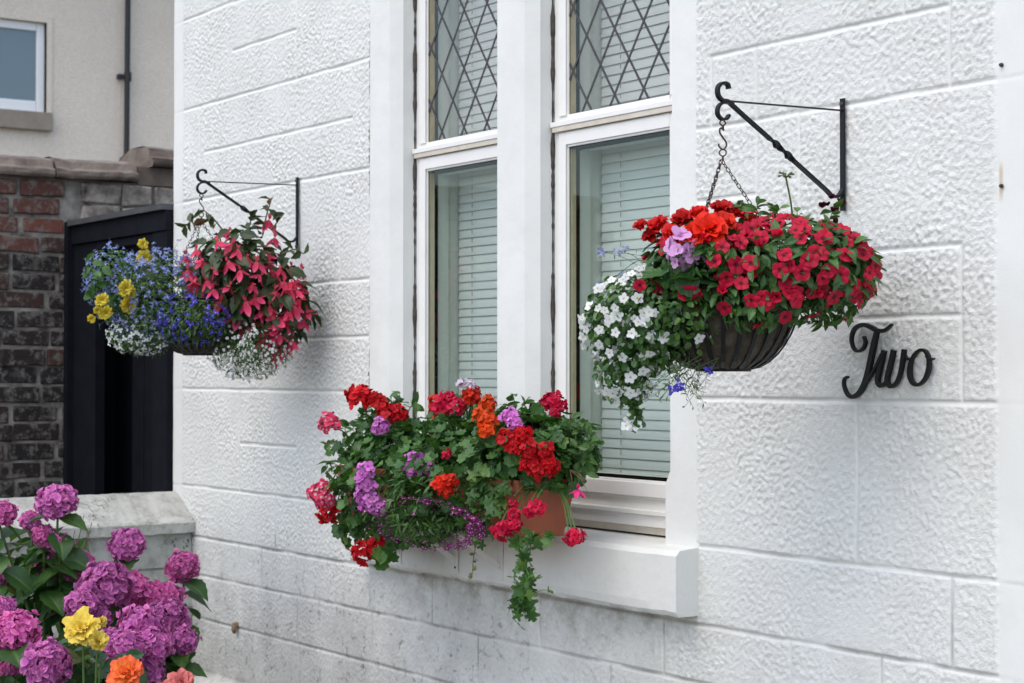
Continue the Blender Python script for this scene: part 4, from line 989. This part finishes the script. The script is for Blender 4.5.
# blue lobelia
pc = plant('lobelia', 'mass of tiny blue lobelia flowers on the left of the far basket', ofl(170, 300))
EA = Ell(ofl(166, 303, .02), (.165, .17, .150)); EA2 = Ell(ofl(120, 285, 0), (.08, .12, .10)); EA4 = Ell(ofl(203, 322, .08), (.12, .13, .085)); EA3 = Ell(ofl(150, 338, .03), (.105, .10, .06))
m = foliage(pc, EA, 2600, (.012, .024), LF_fine, L_fine, lo=.45, droopy=.2); foliage(pc, EA2, 700, (.012, .022), LF_fine, L_fine, lo=.3, mb=m); foliage(pc, EA4, 1500, (.012, .022), LF_fine, L_fine, lo=.6, mb=m)
ms = MB(); ends = []; en = []
for i in range(120):
    E = [EA, EA2][i % 2]; d = dirs(1)[0]; e, n_ = E.pt(d, np.array(rng.uniform(1.0, 1.28))); a = E.c+(e-E.c)*.5; sprig(ms, m, [a, (a+e)/2+(0, 0, .012), e], .0007, LF_fine, (.010, .016), 5); ends.append(e); en.append(n_)
m.build('foliage', L_fine, pc); ms.build('stem', M_stem, pc)
d = dirs(520, .8); p, n = EA.pt(d, rng.uniform(.98, 1.08, 520)); d2 = dirs(130, .8); p2, n2 = EA2.pt(d2, rng.uniform(.98, 1.15, 130))
scat_flowers(np.vstack([p, p2, ends]), np.vstack([n, n2, en])+NC*.4, LB, .0078, P_blu, pc)
d = dirs(170, .8); p, n = EA4.pt(d, rng.uniform(.98, 1.08, 170)); scat_flowers(p, n+NC*.4, LB, .010, P_ind, pc)
# white lobelia beneath
pc2 = plant('lobelia', 'white lobelia hanging below the blue lobelia of the far basket', ofl(135, 335))
m = foliage(pc2, EA3, 900, (.012, .02), LF_fine, L_fine, lo=.3, r=(.2, .9)); m.build('foliage', L_fine, pc2)
d = dirs(130, .85); p, n = EA3.pt(d, rng.uniform(.98, 1.1, 130)); scat_flowers(p, n+NC*.4, LB, .009, P_white, pc2)
# white wispy bacopa at lower right
pc3 = plant('bacopa', 'airy white flowered trailing plant beneath the pink begonia of the far basket', ofl(250, 340))
EW = Ell(ofl(250, 348, .03), (.125, .11, .095)); m = foliage(pc3, EW, 1500, (.010, .018), LF_fine, L_fine, lo=.35, r=(.1, .7)); ms = MB(); ends = []
for i in range(90):
    dd_ = rng.normal(size=3); dd_[2] = -abs(dd_[2]); e, _ = EW.pt(dd_, np.array(rng.uniform(1.0, 1.2))); a = EW.c+(e-EW.c)*.4+(0, 0, .04); sprig(ms, m, [a, (a+e)/2+(0, 0, .01), e], .0006, LF_fine, (.008, .014), 6); ends.append(e)
m.build('foliage', L_fine, pc3); ms.build('stem', M_stem, pc3)
d = dirs(230, .85); p, n = EW.pt(d, rng.uniform(.98, 1.12, 230)); scat_flowers(np.vstack([p, ends]), np.vstack([n, np.tile(NC, (len(ends), 1))])+NC*.3, [f_bacopa(i) for i in range(2)], .0052, P_white, pc3)
# yellow begonias
py_ = plant('begonia', 'yellow flowered begonia at the left tip of the far basket', ofl(140, 290))
EY = Ell(ofl(124, 288, .13), (.085, .10, .10)); m = foliage(py_, EY, 40, (.03, .05), LF_beg, L_beg, lo=.4, hi=1, r=(.1, .7)); m.build('foliage', L_fine, py_)
DY = [f_double([(6, .5, 78), (9, .75, 60), (11, .9, 40), (12, 1, 18), (10, .9, -8)], s, .25, .26) for s in range(2)]
pY = [proto('flower', d_, P_yel, .034) for d_ in DY]
for x, y, s in ((139, 261, .95), (138, 249, .65), (123, 287, .9), (125, 301, 1.0), (103, 297, .75), (106, 308, .8), (94, 313, .55), (127, 291, .7), (99, 306, .5)): p, n = EY.hit(x, y, 1.15); put(pY[rng.integers(2)], 'flower', py_, p, n*.5+NC*.6, s*.8)
m = MB(); stems(m, ofl(150, 290), [EY.hit(x, y, 1.1)[0] for x, y in ((139, 263), (123, 290), (106, 306), (126, 303))], .0025, .0018); m.build('stem', M_stem, py_)
# pink begonias
pk = plant('begonia', 'coral pink trailing begonia with bronze leaves on the right of the far basket', ofl(235, 290))
EP = Ell(ofl(238, 282, .02), (.165, .16, .150)); EP2 = Ell(ofl(275, 305, .0), (.095, .12, .15))
m = foliage(pk, EP, 330, (.036, .068), LF_beg, L_beg, lo=.35, hi=1.0, droopy=.8); foliage(pk, EP2, 160, (.04, .07), LF_beg, L_beg, lo=.3, droopy=.8, mb=m)
ms = MB()
for a in ([(225, 240), (215, 228), (208, 222)], [(262, 245), (266, 225), (270, 212)], [(245, 245), (250, 235), (252, 224)], [(280, 262), (292, 258), (300, 262)], [(200, 240), (196, 232), (190, 236)], [(270, 240), (276, 232), (282, 224)]): sprig(ms, m, [ofl(*q_, n=.04) for q_ in a], .003, LF_beg, (.03, .048), 6, .3)
m.build('foliage', L_beg, pk)
stems(ms, ofl(225, 290), [EP.pt(dirs(1)[0], np.array(.98))[0] for _ in range(30)], .003, .002); ms.build('stem', M_stemr, pk)
pB = [proto('flower', f_bell(i), P_pink, .043) for i in range(3)]
fx = [(214, 305), (205, 296), (221, 300), (196, 285), (190, 270), (215, 270), (238, 250), (247, 258), (232, 245), (203, 262), (198, 250), (245, 300), (238, 312), (225, 320), (215, 318), (250, 318), (262, 305), (275, 290), (282, 300), (290, 290), (297, 280), (300, 300), (288, 310), (276, 320), (280, 270), (270, 262), (230, 285), (218, 338), (226, 336), (210, 334), (282, 345), (290, 340), (276, 355), (300, 270), (292, 325), (268, 222), (275, 240), (188, 256), (252, 285), (260, 275), (240, 270), (296, 290), (284, 282), (270, 305), (222, 335), (214, 288), (228, 262), (256, 262), (208, 280), (236, 330), (288, 298), (294, 306), (302, 288), (200, 308), (208, 316), (243, 322), (255, 296), (272, 312)]
for x, y in fx:
    E = EP2 if x > 268 else EP; p, n = E.hit(x, y, 1.04); put(pB[rng.integers(3)], 'flower', pk, p, n*.35+NC*.25+(0, 0, .9)+rng.normal(0, .3, 3), rng.uniform(.7, 1.15))
for _ in range(34):
    E = EP2 if rng.random() < .6 else EP; d = dirs(1, .8)[0]; d[2] = d[2]*.7-.15; p, n = E.pt(d, np.array(1.05)); put(pB[rng.integers(3)], 'flower', pk, p, n*.35+(0, 0, .9)+rng.normal(0, .35, 3), rng.uniform(.7, 1.1))

# ------------------------------------------------------------------ window troughs
def trough(x0, x1, label):
    t = thing('planter_trough', label, 'planter', ((x0+x1)/2, -.19, 1.04), 'terracotta troughs on the sill shelf'); zb, zt_ = 1.040, 1.185; tp_ = .022; ya, yb = -.265, -.085; m = MB()
    def rect(i, z, o=0): return [(x0+i-o, ya+i-o, z), (x1-i+o, ya+i-o, z), (x1-i+o, yb-i+o, z), (x0+i-o, yb-i+o, z)]
    rings = [rect(tp_, zb), rect(.004, zt_-.032), rect(-.004, zt_-.031), rect(-.007, zt_), rect(.004, zt_), rect(.012, zt_-.03)]
    V = [p for r_ in rings for p in r_]; F = [(i*4+j, i*4+(j+1) % 4, i*4+4+(j+1) % 4, i*4+4+j) for i in range(5) for j in range(4)]+[(0, 1, 2, 3)]; m.add(V, F); m.build('trough_body', M_terra, t, bevel=.004)
    m = MB(); m.box(x0+.01, x1-.01, ya+.01, yb-.01, zt_-.05, zt_-.022); m.build('compost', M_soil, t)
TX0, TX1 = -3.625, -4.10; trough(TX1, TX0, 'terracotta trough at the right end of the sill, ivy trailing from its front'); trough(-4.52, -4.125, 'terracotta trough at the left end of the sill, hidden by purple lobelia')
for i, (x, lb) in enumerate(((-4.198, 'white shelf bracket in the middle of the sill, clear of the flowers'), (-3.98, 'white shelf bracket under the right terracotta trough'), (-4.50, 'white shelf bracket under the left end of the flowers'))):
    t = thing('shelf_bracket', lb, 'bracket', (x, -.072, 1.03), 'white shelf brackets on the sill'); m = MB()
    m.box(x-.012, x+.012, -.0765, -.0735, .895, 1.036); m.build('back_plate', M_shelf, t); m = MB(); m.box(x-.012, x+.012, -.285, -.0768, 1.0355, 1.0385); m.build('shelf_arm', M_shelf, t)
    m = MB(); m.tube([(x, -.079, .93), (x, -.225, 1.033)], 1, square=True, a=.0015, b=.007, ref=(1, 0, 0)); m.build('brace', M_shelf, t)
    for z in ((.91,) if i == 0 else ()):
        m = MB(); V, F = lathe([(.0004, -.003), (.003, -.002), (.004, 0)], (0, 0, 0), 8); m.add(np.stack([V[:, 0], V[:, 2], V[:, 1]], 1)+(x, -.0768, z), F); m.build('screw', M_dark, t)
I3 = 'wall'
CUT = lambda p: (p[:, 0] > -3.86) & (p[:, 2] < 1.165) & (p[:, 1] < -.12)
def Ew(px, py, y, r): return Ell(W(px, py, y=y), r, I3)
EL = Ew(402, 480, -.22, (.27, .16, .165)); EL2 = Ew(368, 488, -.22, (.12, .14, .14)); ER = Ew(516, 452, -.20, (.20, .14, .10)); EM = Ew(462, 470, -.24, (.17, .16, .14)); ET = Ew(415, 430, -.18, (.22, .12, .10))
GER = 'geraniums in the window troughs'
def ger(label, col, heads, E, nleaf, sz=(.026, .046), leaf=LF_ger, sc=1.0, mat=L_ger, zmin=None, big=1.0):
    base = W(*heads[0][:2], y=-.19); base[2] = 1.18; base[0] = min(max(base[0], -4.58), -3.58); base[1] = -.19
    t = plant('geranium', label, base, GER)
    m = foliage(t, E, nleaf, sz, leaf, mat, lo=.5, hi=1.05, droopy=.4, zmin=zmin); m.build('foliage', mat, t)
    hm = [proto('flower_head', G3[i], col, 1.0) for i in range(3)]; ms = MB()
    for h in heads:
        x, y, r = h[:3]; E_ = ER if x > 480 else (EM if x > 440 else EL); p, n = E_.hit(x, y, 1.16)
        if len(h) > 3: p = W(x, y, y=h[3])
        dist_ = (p-CAM)@FW; s = r/FPX*dist_/.030*sc
        put(hm[rng.integers(3)], 'flower_head', t, p, n*.6+NC*.5+(0, 0, .35), s)
        q = p-n*.015; b = base*.4+np.array([p[0], -.19, 1.17])*.6; b[0] = np.clip(b[0], -4.6, -3.57); b[1] = -.19; ms.tube(crom([b, (b+q)/2+(0, 0, .03)+n*.02, q], 5), .0022, 5, cap=False)
    ms.build('stem', M_stem, t); return t
ger('red geranium at the upper left end of the window trough', G_red, [(366, 410, 13), (378, 412, 10), (392, 426, 11), (400, 424, 9), (388, 420, 9)], Ew(372, 440, -.19, (.15, .12, .09)), 170)
ger('scarlet and pink streaked geranium at the left end of the window trough', G_pkw, [(340, 433, 11), (333, 491, 12), (338, 497, 9), (242+94, 500, 8)], EL2, 200)
ger('deep red geranium low at the left end of the window trough', G_red, [(340, 508, 11), (368, 541, 12), (380, 538, 11)], Ew(365, 515, -.24, (.13, .10, .08)), 130)
ger('mauve geranium in the left half of the window trough', G_mau, [(384, 435, 9), (417, 467, 12), (424, 470, 8), (411, 472, 8), (371, 474, 10), (372, 486, 10), (376, 499, 11), (368, 495, 8), (384, 504, 7)], Ew(400, 470, -.22, (.22, .14, .12)), 330)
ger('bright red geranium trusses in the middle of the window trough', G_sca, [(444, 482, 9), (452, 480, 8), (448, 488, 7), (433, 416, 10), (470, 408, 10), (430, 424, 6)], EM, 330)
ger('crimson geranium beside the white bloom in the window trough', G_cri, [(446, 416, 11), (458, 417, 10), (450, 410, 9), (449, 457, 5)], Ew(452, 435, -.17, (.14, .11, .08)), 170)
ger('single white geranium bloom at the top of the window trough', G_whi, [(463, 397, 7), (470, 398, 6)], Ew(462, 425, -.15, (.08, .08, .08)), 60)
ger('orange geranium left of the mauve bloom below the mullion', G_ora, [(492, 412, 9), (488, 422, 10), (494, 427, 9), (491, 434, 8)], Ew(492, 440, -.16, (.10, .10, .07)), 90)
ger('mauve geranium bloom just in front of the stone mullion', G_mau, [(510, 422, 9), (515, 428, 8)], Ew(512, 440, -.16, (.10, .10, .07)), 80)
ger('large red geranium trusses in the right half of the window trough', G_red, [(508, 440, 10), (521, 438, 10), (527, 452, 10), (540, 452, 9), (534, 466, 11), (545, 462, 9), (524, 462, 7), (515, 448, 9), (546, 466, 8)], ER, 420)
ger('crimson geranium truss high in front of the near window frame', G_cri, [(547, 410, 10), (554, 414, 8), (541, 412, 7), (549, 419, 6)], Ew(552, 450, -.15, (.12, .11, .09)), 170)
ger('red geranium blooms hanging in front of the terracotta pot', G_cri, [(500, 530, 9, -.33), (509, 526, 9, -.33), (516, 524, 7, -.33), (514, 514, 7, -.33), (536, 507, 9, -.33), (529, 512, 6, -.33), (513, 503, 5, -.33)], Ew(508, 490, -.27, (.10, .06, .05)), 70)
ger('lone red geranium bloom leaning right over the sill', G_cri, [(570, 538, 7, -.25), (577, 536, 8, -.25), (573, 533, 6, -.25)], Ew(540, 500, -.25, (.06, .06, .04)), 20)
t = plant('geranium', 'flowerless ivy leaved geranium foliage filling the middle and left of the window trough', (-4.2, -.2, 1.18), GER)
m = foliage(t, EL, 1000, (.024, .044), LF_ger, L_ger, lo=.6, hi=1.03, droopy=.4); foliage(t, EM, 560, (.024, .044), LF_ger, L_ger, lo=.55, hi=1.03, mb=m); foliage(t, Ew(405, 492, -.27, (.25, .10, .12)), 520, (.022, .04), LF_ger, L_ger, lo=.5, hi=1.03, mb=m); foliage(t, ER, 380, (.024, .044), LF_ger, L_ger, lo=.5, mb=m, zmin=-.5); m.build('foliage', L_ger, t)
ms = MB(); stems(ms, (-4.2, -.2, 1.17), [EL.pt(dirs(1)[0])[0] for _ in range(14)]); ms.build('stem', M_stem, t)
# fine leaves and purple lobelia
t = plant('lobelia', 'purple lobelia with small white eyes along the front of the window trough', (-4.2, -.24, 1.17))
Ep1 = Ew(430, 500, -.32, (.22, .11, .095)); Ep2 = Ew(418, 524, -.37, (.23, .09, .055)); m = foliage(t, Ep1, 2200, (.016, .032), LF_fine, L_fine, lo=.5, droopy=.3); foliage(t, Ep2, 500, (.010, .018), LF_fine, L_fine, lo=.3, mb=m, r=(0, .5)); m.build('foliage', L_fine, t)
d = dirs(420, .95); p, n = Ep2.pt(d, rng.uniform(.98, 1.22, 420)); d = dirs(70, .9); p2, n2 = Ew(380, 512, -.27, (.12, .06, .05)).pt(d, rng.uniform(.9, 1.2, 70)); scat_flowers(np.vstack([p, p2]), np.vstack([n, n2])+NC*.4, LB, .0085, P_plob, t)
ms = MB(); stems(ms, (-4.2, -.22, 1.17), [Ep2.pt(dirs(1)[0])[0] for _ in range(30)], .001, .0006, .01); ms.build('stem', M_stem, t)
# trailing ivy and sprigs
def trail(label, name, runs, leaf, size, mat, r=.0016, n=14, smat=None, base=None, sp=.0):
    t = plant(name, label, base if base is not None else runs[0][0]); ms, ml = MB(), MB()
    for q in runs: sprig(ms, ml, q, r, leaf, size, n, sp)
    ms.build('stem', smat or M_stem, t); ml.build('foliage', mat, t); return t
w_ = lambda L, y: [W(a, b, y=y) for a, b in L]
trail('ivy trailing down in front of the right terracotta pot past the sill', 'ivy', [w_([(520, 536), (522, 556), (514, 575), (520, 590), (512, 604), (514, 620)], -.31), w_([(532, 532), (530, 552), (526, 566), (530, 580), (524, 592)], -.315), w_([(526, 585), (518, 595), (523, 606), (527, 618)], -.31)], LF_ivy, (.034, .056), L_ger, n=17)
trail('short ivy tendril with withered tip hanging left of the terracotta pot', 'ivy', [w_([(474, 520), (476, 540), (473, 562), (472, 578)], -.30)], LF_small, (.010, .018), L_dry, n=20)
trail('dense ivy leaves hanging over the trough rim left of the terracotta pot', 'ivy', [w_([(480, 470+i*4), (484, 495), (482, 520), (478+i, 545-i*3)], -.30) for i in range(4)]+[w_([(494, 490), (492, 505), (486, 520), (482, 530)], -.30), w_([(470, 478), (468, 500), (464, 520)], -.31), w_([(478, 478), (474, 498), (470, 515)], -.32), w_([(462, 480), (458, 500), (455, 515)], -.31), w_([(505, 485), (499, 500), (495, 512)], -.31), w_([(500, 534), (530, 538), (548, 536)], -.30)], LF_ivy, (.028, .045), L_ger, n=14)
trail('ivy shoot hanging below the left end of the window trough', 'ivy', [w_([(365, 540), (374, 552), (376, 564)], -.28), w_([(378, 545), (386, 552), (392, 552)], -.28), w_([(352, 515), (348, 530), (346, 542)], -.26)], LF_ger, (.035, .055), L_ger, n=6, sp=.3)
trail('leafy shoots standing up at the left of the window trough', 'geranium_shoots', [w_([(395, 432), (398, 410), (400, 392)], -.18), w_([(398, 400), (394, 402), (390, 401)], -.18), w_([(404, 425), (410, 408), (416, 402)], -.18), w_([(350, 470), (335, 450), (320, 442)], -.20), w_([(345, 470), (330, 462), (324, 468)], -.20), w_([(350, 440), (345, 428), (356, 424)], -.2)], LF_pet, (.028, .045), L_ger, n=8, sp=.35)
trail('pale leafy shoots reaching right across the near window', 'geranium_shoots', [w_([(560, 460), (580, 445), (597, 432)], -.16), w_([(565, 470), (582, 460), (590, 458)], -.16), w_([(555, 450), (568, 432), (572, 418)], -.16), w_([(570, 455), (585, 452), (594, 440)], -.17), w_([(575, 440), (580, 425), (592, 426)], -.17), w_([(560, 475), (572, 470), (586, 474)], -.17)], LF_pet, (.022, .036), L_pet, n=10, sp=.3)
trail('upright leafy petunia shoot in front of the mullion', 'petunia_shoot', [w_([(514, 432), (516, 412), (513, 394)], -.16), w_([(516, 414), (508, 406), (505, 407)], -.16), w_([(516, 412), (524, 405), (526, 403)], -.16)], LF_pet, (.022, .036), L_pet, n=7, sp=.5)
trail('thin green tendril reaching right below the ivy', 'ivy', [w_([(530, 596), (542, 590), (552, 591)], -.31)], LF_small, (.008, .014), L_fine, r=.0009, n=4, sp=.7)
t = plant('petunia', 'almost black purple petunia blooms between mauve and crimson geraniums', W(530, 425, y=-.16)); me_ = proto('flower', f_double([(5, .6, 50), (5, 1, 20)], 5, .12), P_dpur, .026)
for x, y in ((528, 414), (535, 418), (530, 424), (538, 426), (527, 432), (534, 409)): put(me_, 'flower', t, W(x, y, y=-.17), NC+rng.normal(0, .4, 3), rng.uniform(.6, .9))
m = MB(); stems(m, W(530, 445, y=-.17), [W(530, 420, y=-.17)]); m.build('stem', M_stem, t)
t = plant('fuchsia', 'small hot pink fuchsia flower hanging by the window sill moulding', W(574, 482, y=-.2)); put(proto('flower', f_bell(2), P_hot, .03), 'flower', t, W(578, 489, y=-.2), (.1, 0, 1), 1); m = MB()
for e in ((585, 482), (588, 492), (570, 492)): m.tube([W(570, 470, y=-.2), W((570+e[0])/2+2, (470+e[1])/2-2, y=-.2), W(*e, y=-.2)], [.0015, .0012, .0006], 5)
m.build('stem', M_stemr, t)

CUT = None
# ------------------------------------------------------------------ hydrangeas and roses in the bed
HH = [head(185, .060, FLH, s, -.85, .26, .82, .10) for s in range(4)]; HR = .066
def hydrangea(label, heads, root, pm, leaves):
    t = plant('hydrangea', label, root, 'hydrangeas in the bed'); hm = [proto('flower_head', HH[i], pm[i % len(pm)], 1.0) for i in range(4)]
    ms, ml = MB(), MB()
    for (x, y, r, f) in heads:
        p = W(x, y, f=f); s = r*f/FPX/.068; put(hm[rng.integers(4)], 'flower_head', t, p, NC*.35+(0, 0, .9)+rng.normal(0, .2, 3), s)
        b = np.array(root)+rng.normal(0, .06, 3)*(1, 1, 0); mid = b*.45+p*.55+(0, 0, -.05); P = crom([b, mid, p-(0, 0, .12*s), p-(0, 0, .03)], 6); ms.tube(P, np.linspace(.006, .003, len(P)), 6, r=rng.random())
        for k_ in range(4):
            q = p-UPZ*(.055*s+.045*k_); a = rng.uniform(0, 6.28); dd = np.array([math.cos(a), math.sin(a), -.15]); 
            for sg in (1, -1): ml.inst(LF_hyd, frames(np.array([[0, 0, 1.]])+dd*.3*sg+rng.normal(0, .2, 3)+NC*.3, (dd*[sg, sg, 1])[None]), q[None], rng.uniform(.075, .115), np.array([np.clip(rng.beta(2, 2)*1.0, 0, 1)]))
    for E, n in leaves: foliage(t, E, n, (.075, .125), LF_hyd, L_hyd, lo=.35, droopy=.5, mb=ml)
    ms.build('stem', M_stem, t); ml.build('foliage', L_hyd, t); return t
def Eh(px, py, f, r): return Ell(W(px, py, f=f), r)
hydrangea('hydrangea with large magenta purple heads beside the yellow rose', [(105, 585, 25, 5.2), (82, 604, 16, 5.1), (128, 590, 20, 5.3), (150, 600, 19, 5.35), (165, 600, 18, 5.45), (140, 628, 22, 5.1), (165, 620, 22, 5.25), (150, 645, 21, 5.05), (182, 640, 15, 5.2), (125, 650, 20, 5.0), (98, 618, 14, 5.15), (150, 672, 14, 5.05), (110, 640, 14, 5.05)], W(120, 683, f=5.3)*(1, 1, 0)+(0, 0, .08), [P_hyd, P_hyd, P_hyd2], [(Eh(125, 650, 5.45, (.20, .2, .17)), 70), (Eh(120, 760, 5.4, (.34, .25, .22)), 120)])
hydrangea('hydrangea with pink magenta heads rising against the low wall coping', [(57, 502, 19, 5.3), (127, 545, 17, 5.5), (182, 567, 15.5, 5.5), (3, 513, 13, 5.2)], W(90, 640, f=5.6)*(1, 1, 0)+(0, 0, .08), [P_hyd2, P_hyd], [(Eh(70, 630, 5.65, (.26, .12, .10)), 30), (Eh(40, 770, 5.5, (.34, .25, .22)), 90)])
hydrangea('hydrangea with shaded purple heads and bronze leaves at the left', [(44, 536, 12, 5.3), (60, 544, 12, 5.3), (78, 566, 16, 5.35), (48, 564, 15, 5.4), (90, 574, 13, 5.4), (32, 524, 9, 5.4), (30, 520, 10, 5.55), (2, 575, 11, 5.3)], W(30, 660, f=5.5)*(1, 1, 0)+(0, 0, .08), [P_hyd, P_hyd2], [(Eh(30, 590, 5.55, (.16, .12, .16)), 34), (Eh(25, 620, 5.6, (.22, .12, .17)), 34)])
hydrangea('hydrangea with lilac heads at the bottom left corner', [(16, 632, 22, 4.9), (47, 663, 23, 4.8), (2, 610, 14, 5.0), (12, 668, 12, 4.9)], W(15, 683, f=4.9)*(1, 1, 0)+(0, 0, .08), [P_hyd, P_hyd2], [(Eh(20, 680, 4.95, (.22, .15, .14)), 60)])
t = plant('dry_twigs', 'bare brown twigs sticking up behind the magenta hydrangeas', W(72, 600, f=5.6)); m = MB()
for a, b in (((70, 590), (84, 515)), ((72, 590), (92, 522)), ((68, 590), (75, 530)), ((74, 585), (80, 545)), ((60, 590), (57, 545)), ((76, 575), (88, 530))): P = crom([W(*a, f=5.45), W((a[0]+b[0])/2+rng.normal(0, 2), (a[1]+b[1])/2, f=5.45), W(*b, f=5.45)], 5); m.tube(P, np.linspace(.0035, .001, len(P)), 5)
m.build('twig', M_twig, t)
ROSE = [(6, .5, 82), (9, .66, 68), (11, .82, 52), (13, .95, 36), (13, 1, 16), (10, .95, -6)]
def rose(label, col, blooms, root, nleaf):
    t = plant('rose', label, root, 'roses in the bed'); hm = [proto('flower', f_double(ROSE, s, .12, .30), col, .055) for s in range(2)]; ms, ml = MB(), MB()
    for x, y, r, f, bud in blooms:
        p = W(x, y, f=f); put(hm[rng.integers(2)], 'flower', t, p, NC*.8+(0, 0, .6)+RT*rng.normal(0, .25), r*f/FPX/.056); b = np.array(root); P = crom([b, b*.4+p*.6+(0, 0, -.03), p-UPZ*.02], 6); ms.tube(P, np.linspace(.005, .0025, len(P)), 6)
    x, y, r, f, _ = blooms[0]; c = W(x, y+28, f=f+.12); foliage(t, Ell(c, (.13, .09, .07)), nleaf, (.04, .062), LF_rose, L_rose, lo=.3, mb=ml); ms.build('stem', M_stem, t); ml.build('foliage', L_rose, t)
rose('yellow rose with a second smaller bloom among the hydrangeas', P_ros, [(83, 630, 19, 4.75, 0), (97, 642, 11, 4.72, 0), (102, 623, 7, 4.78, 0)], W(88, 683, f=4.8)*(1, 1, 0)+(0, 0, .08), 26)
rose('orange rose with yellow heart at the bottom of the bed', P_roso, [(128, 674, 18, 4.65, 0)], W(128, 700, f=4.7)*(1, 1, 0)+(0, 0, .08), 26)
rose('salmon pink rose bloom at the bottom edge near the house wall', P_rosp, [(182, 684, 14, 4.6, 0), (165, 690, 9, 4.6, 0)], W(182, 710, f=4.7)*(1, 1, 0)+(0, 0, .08), 22)
m = None
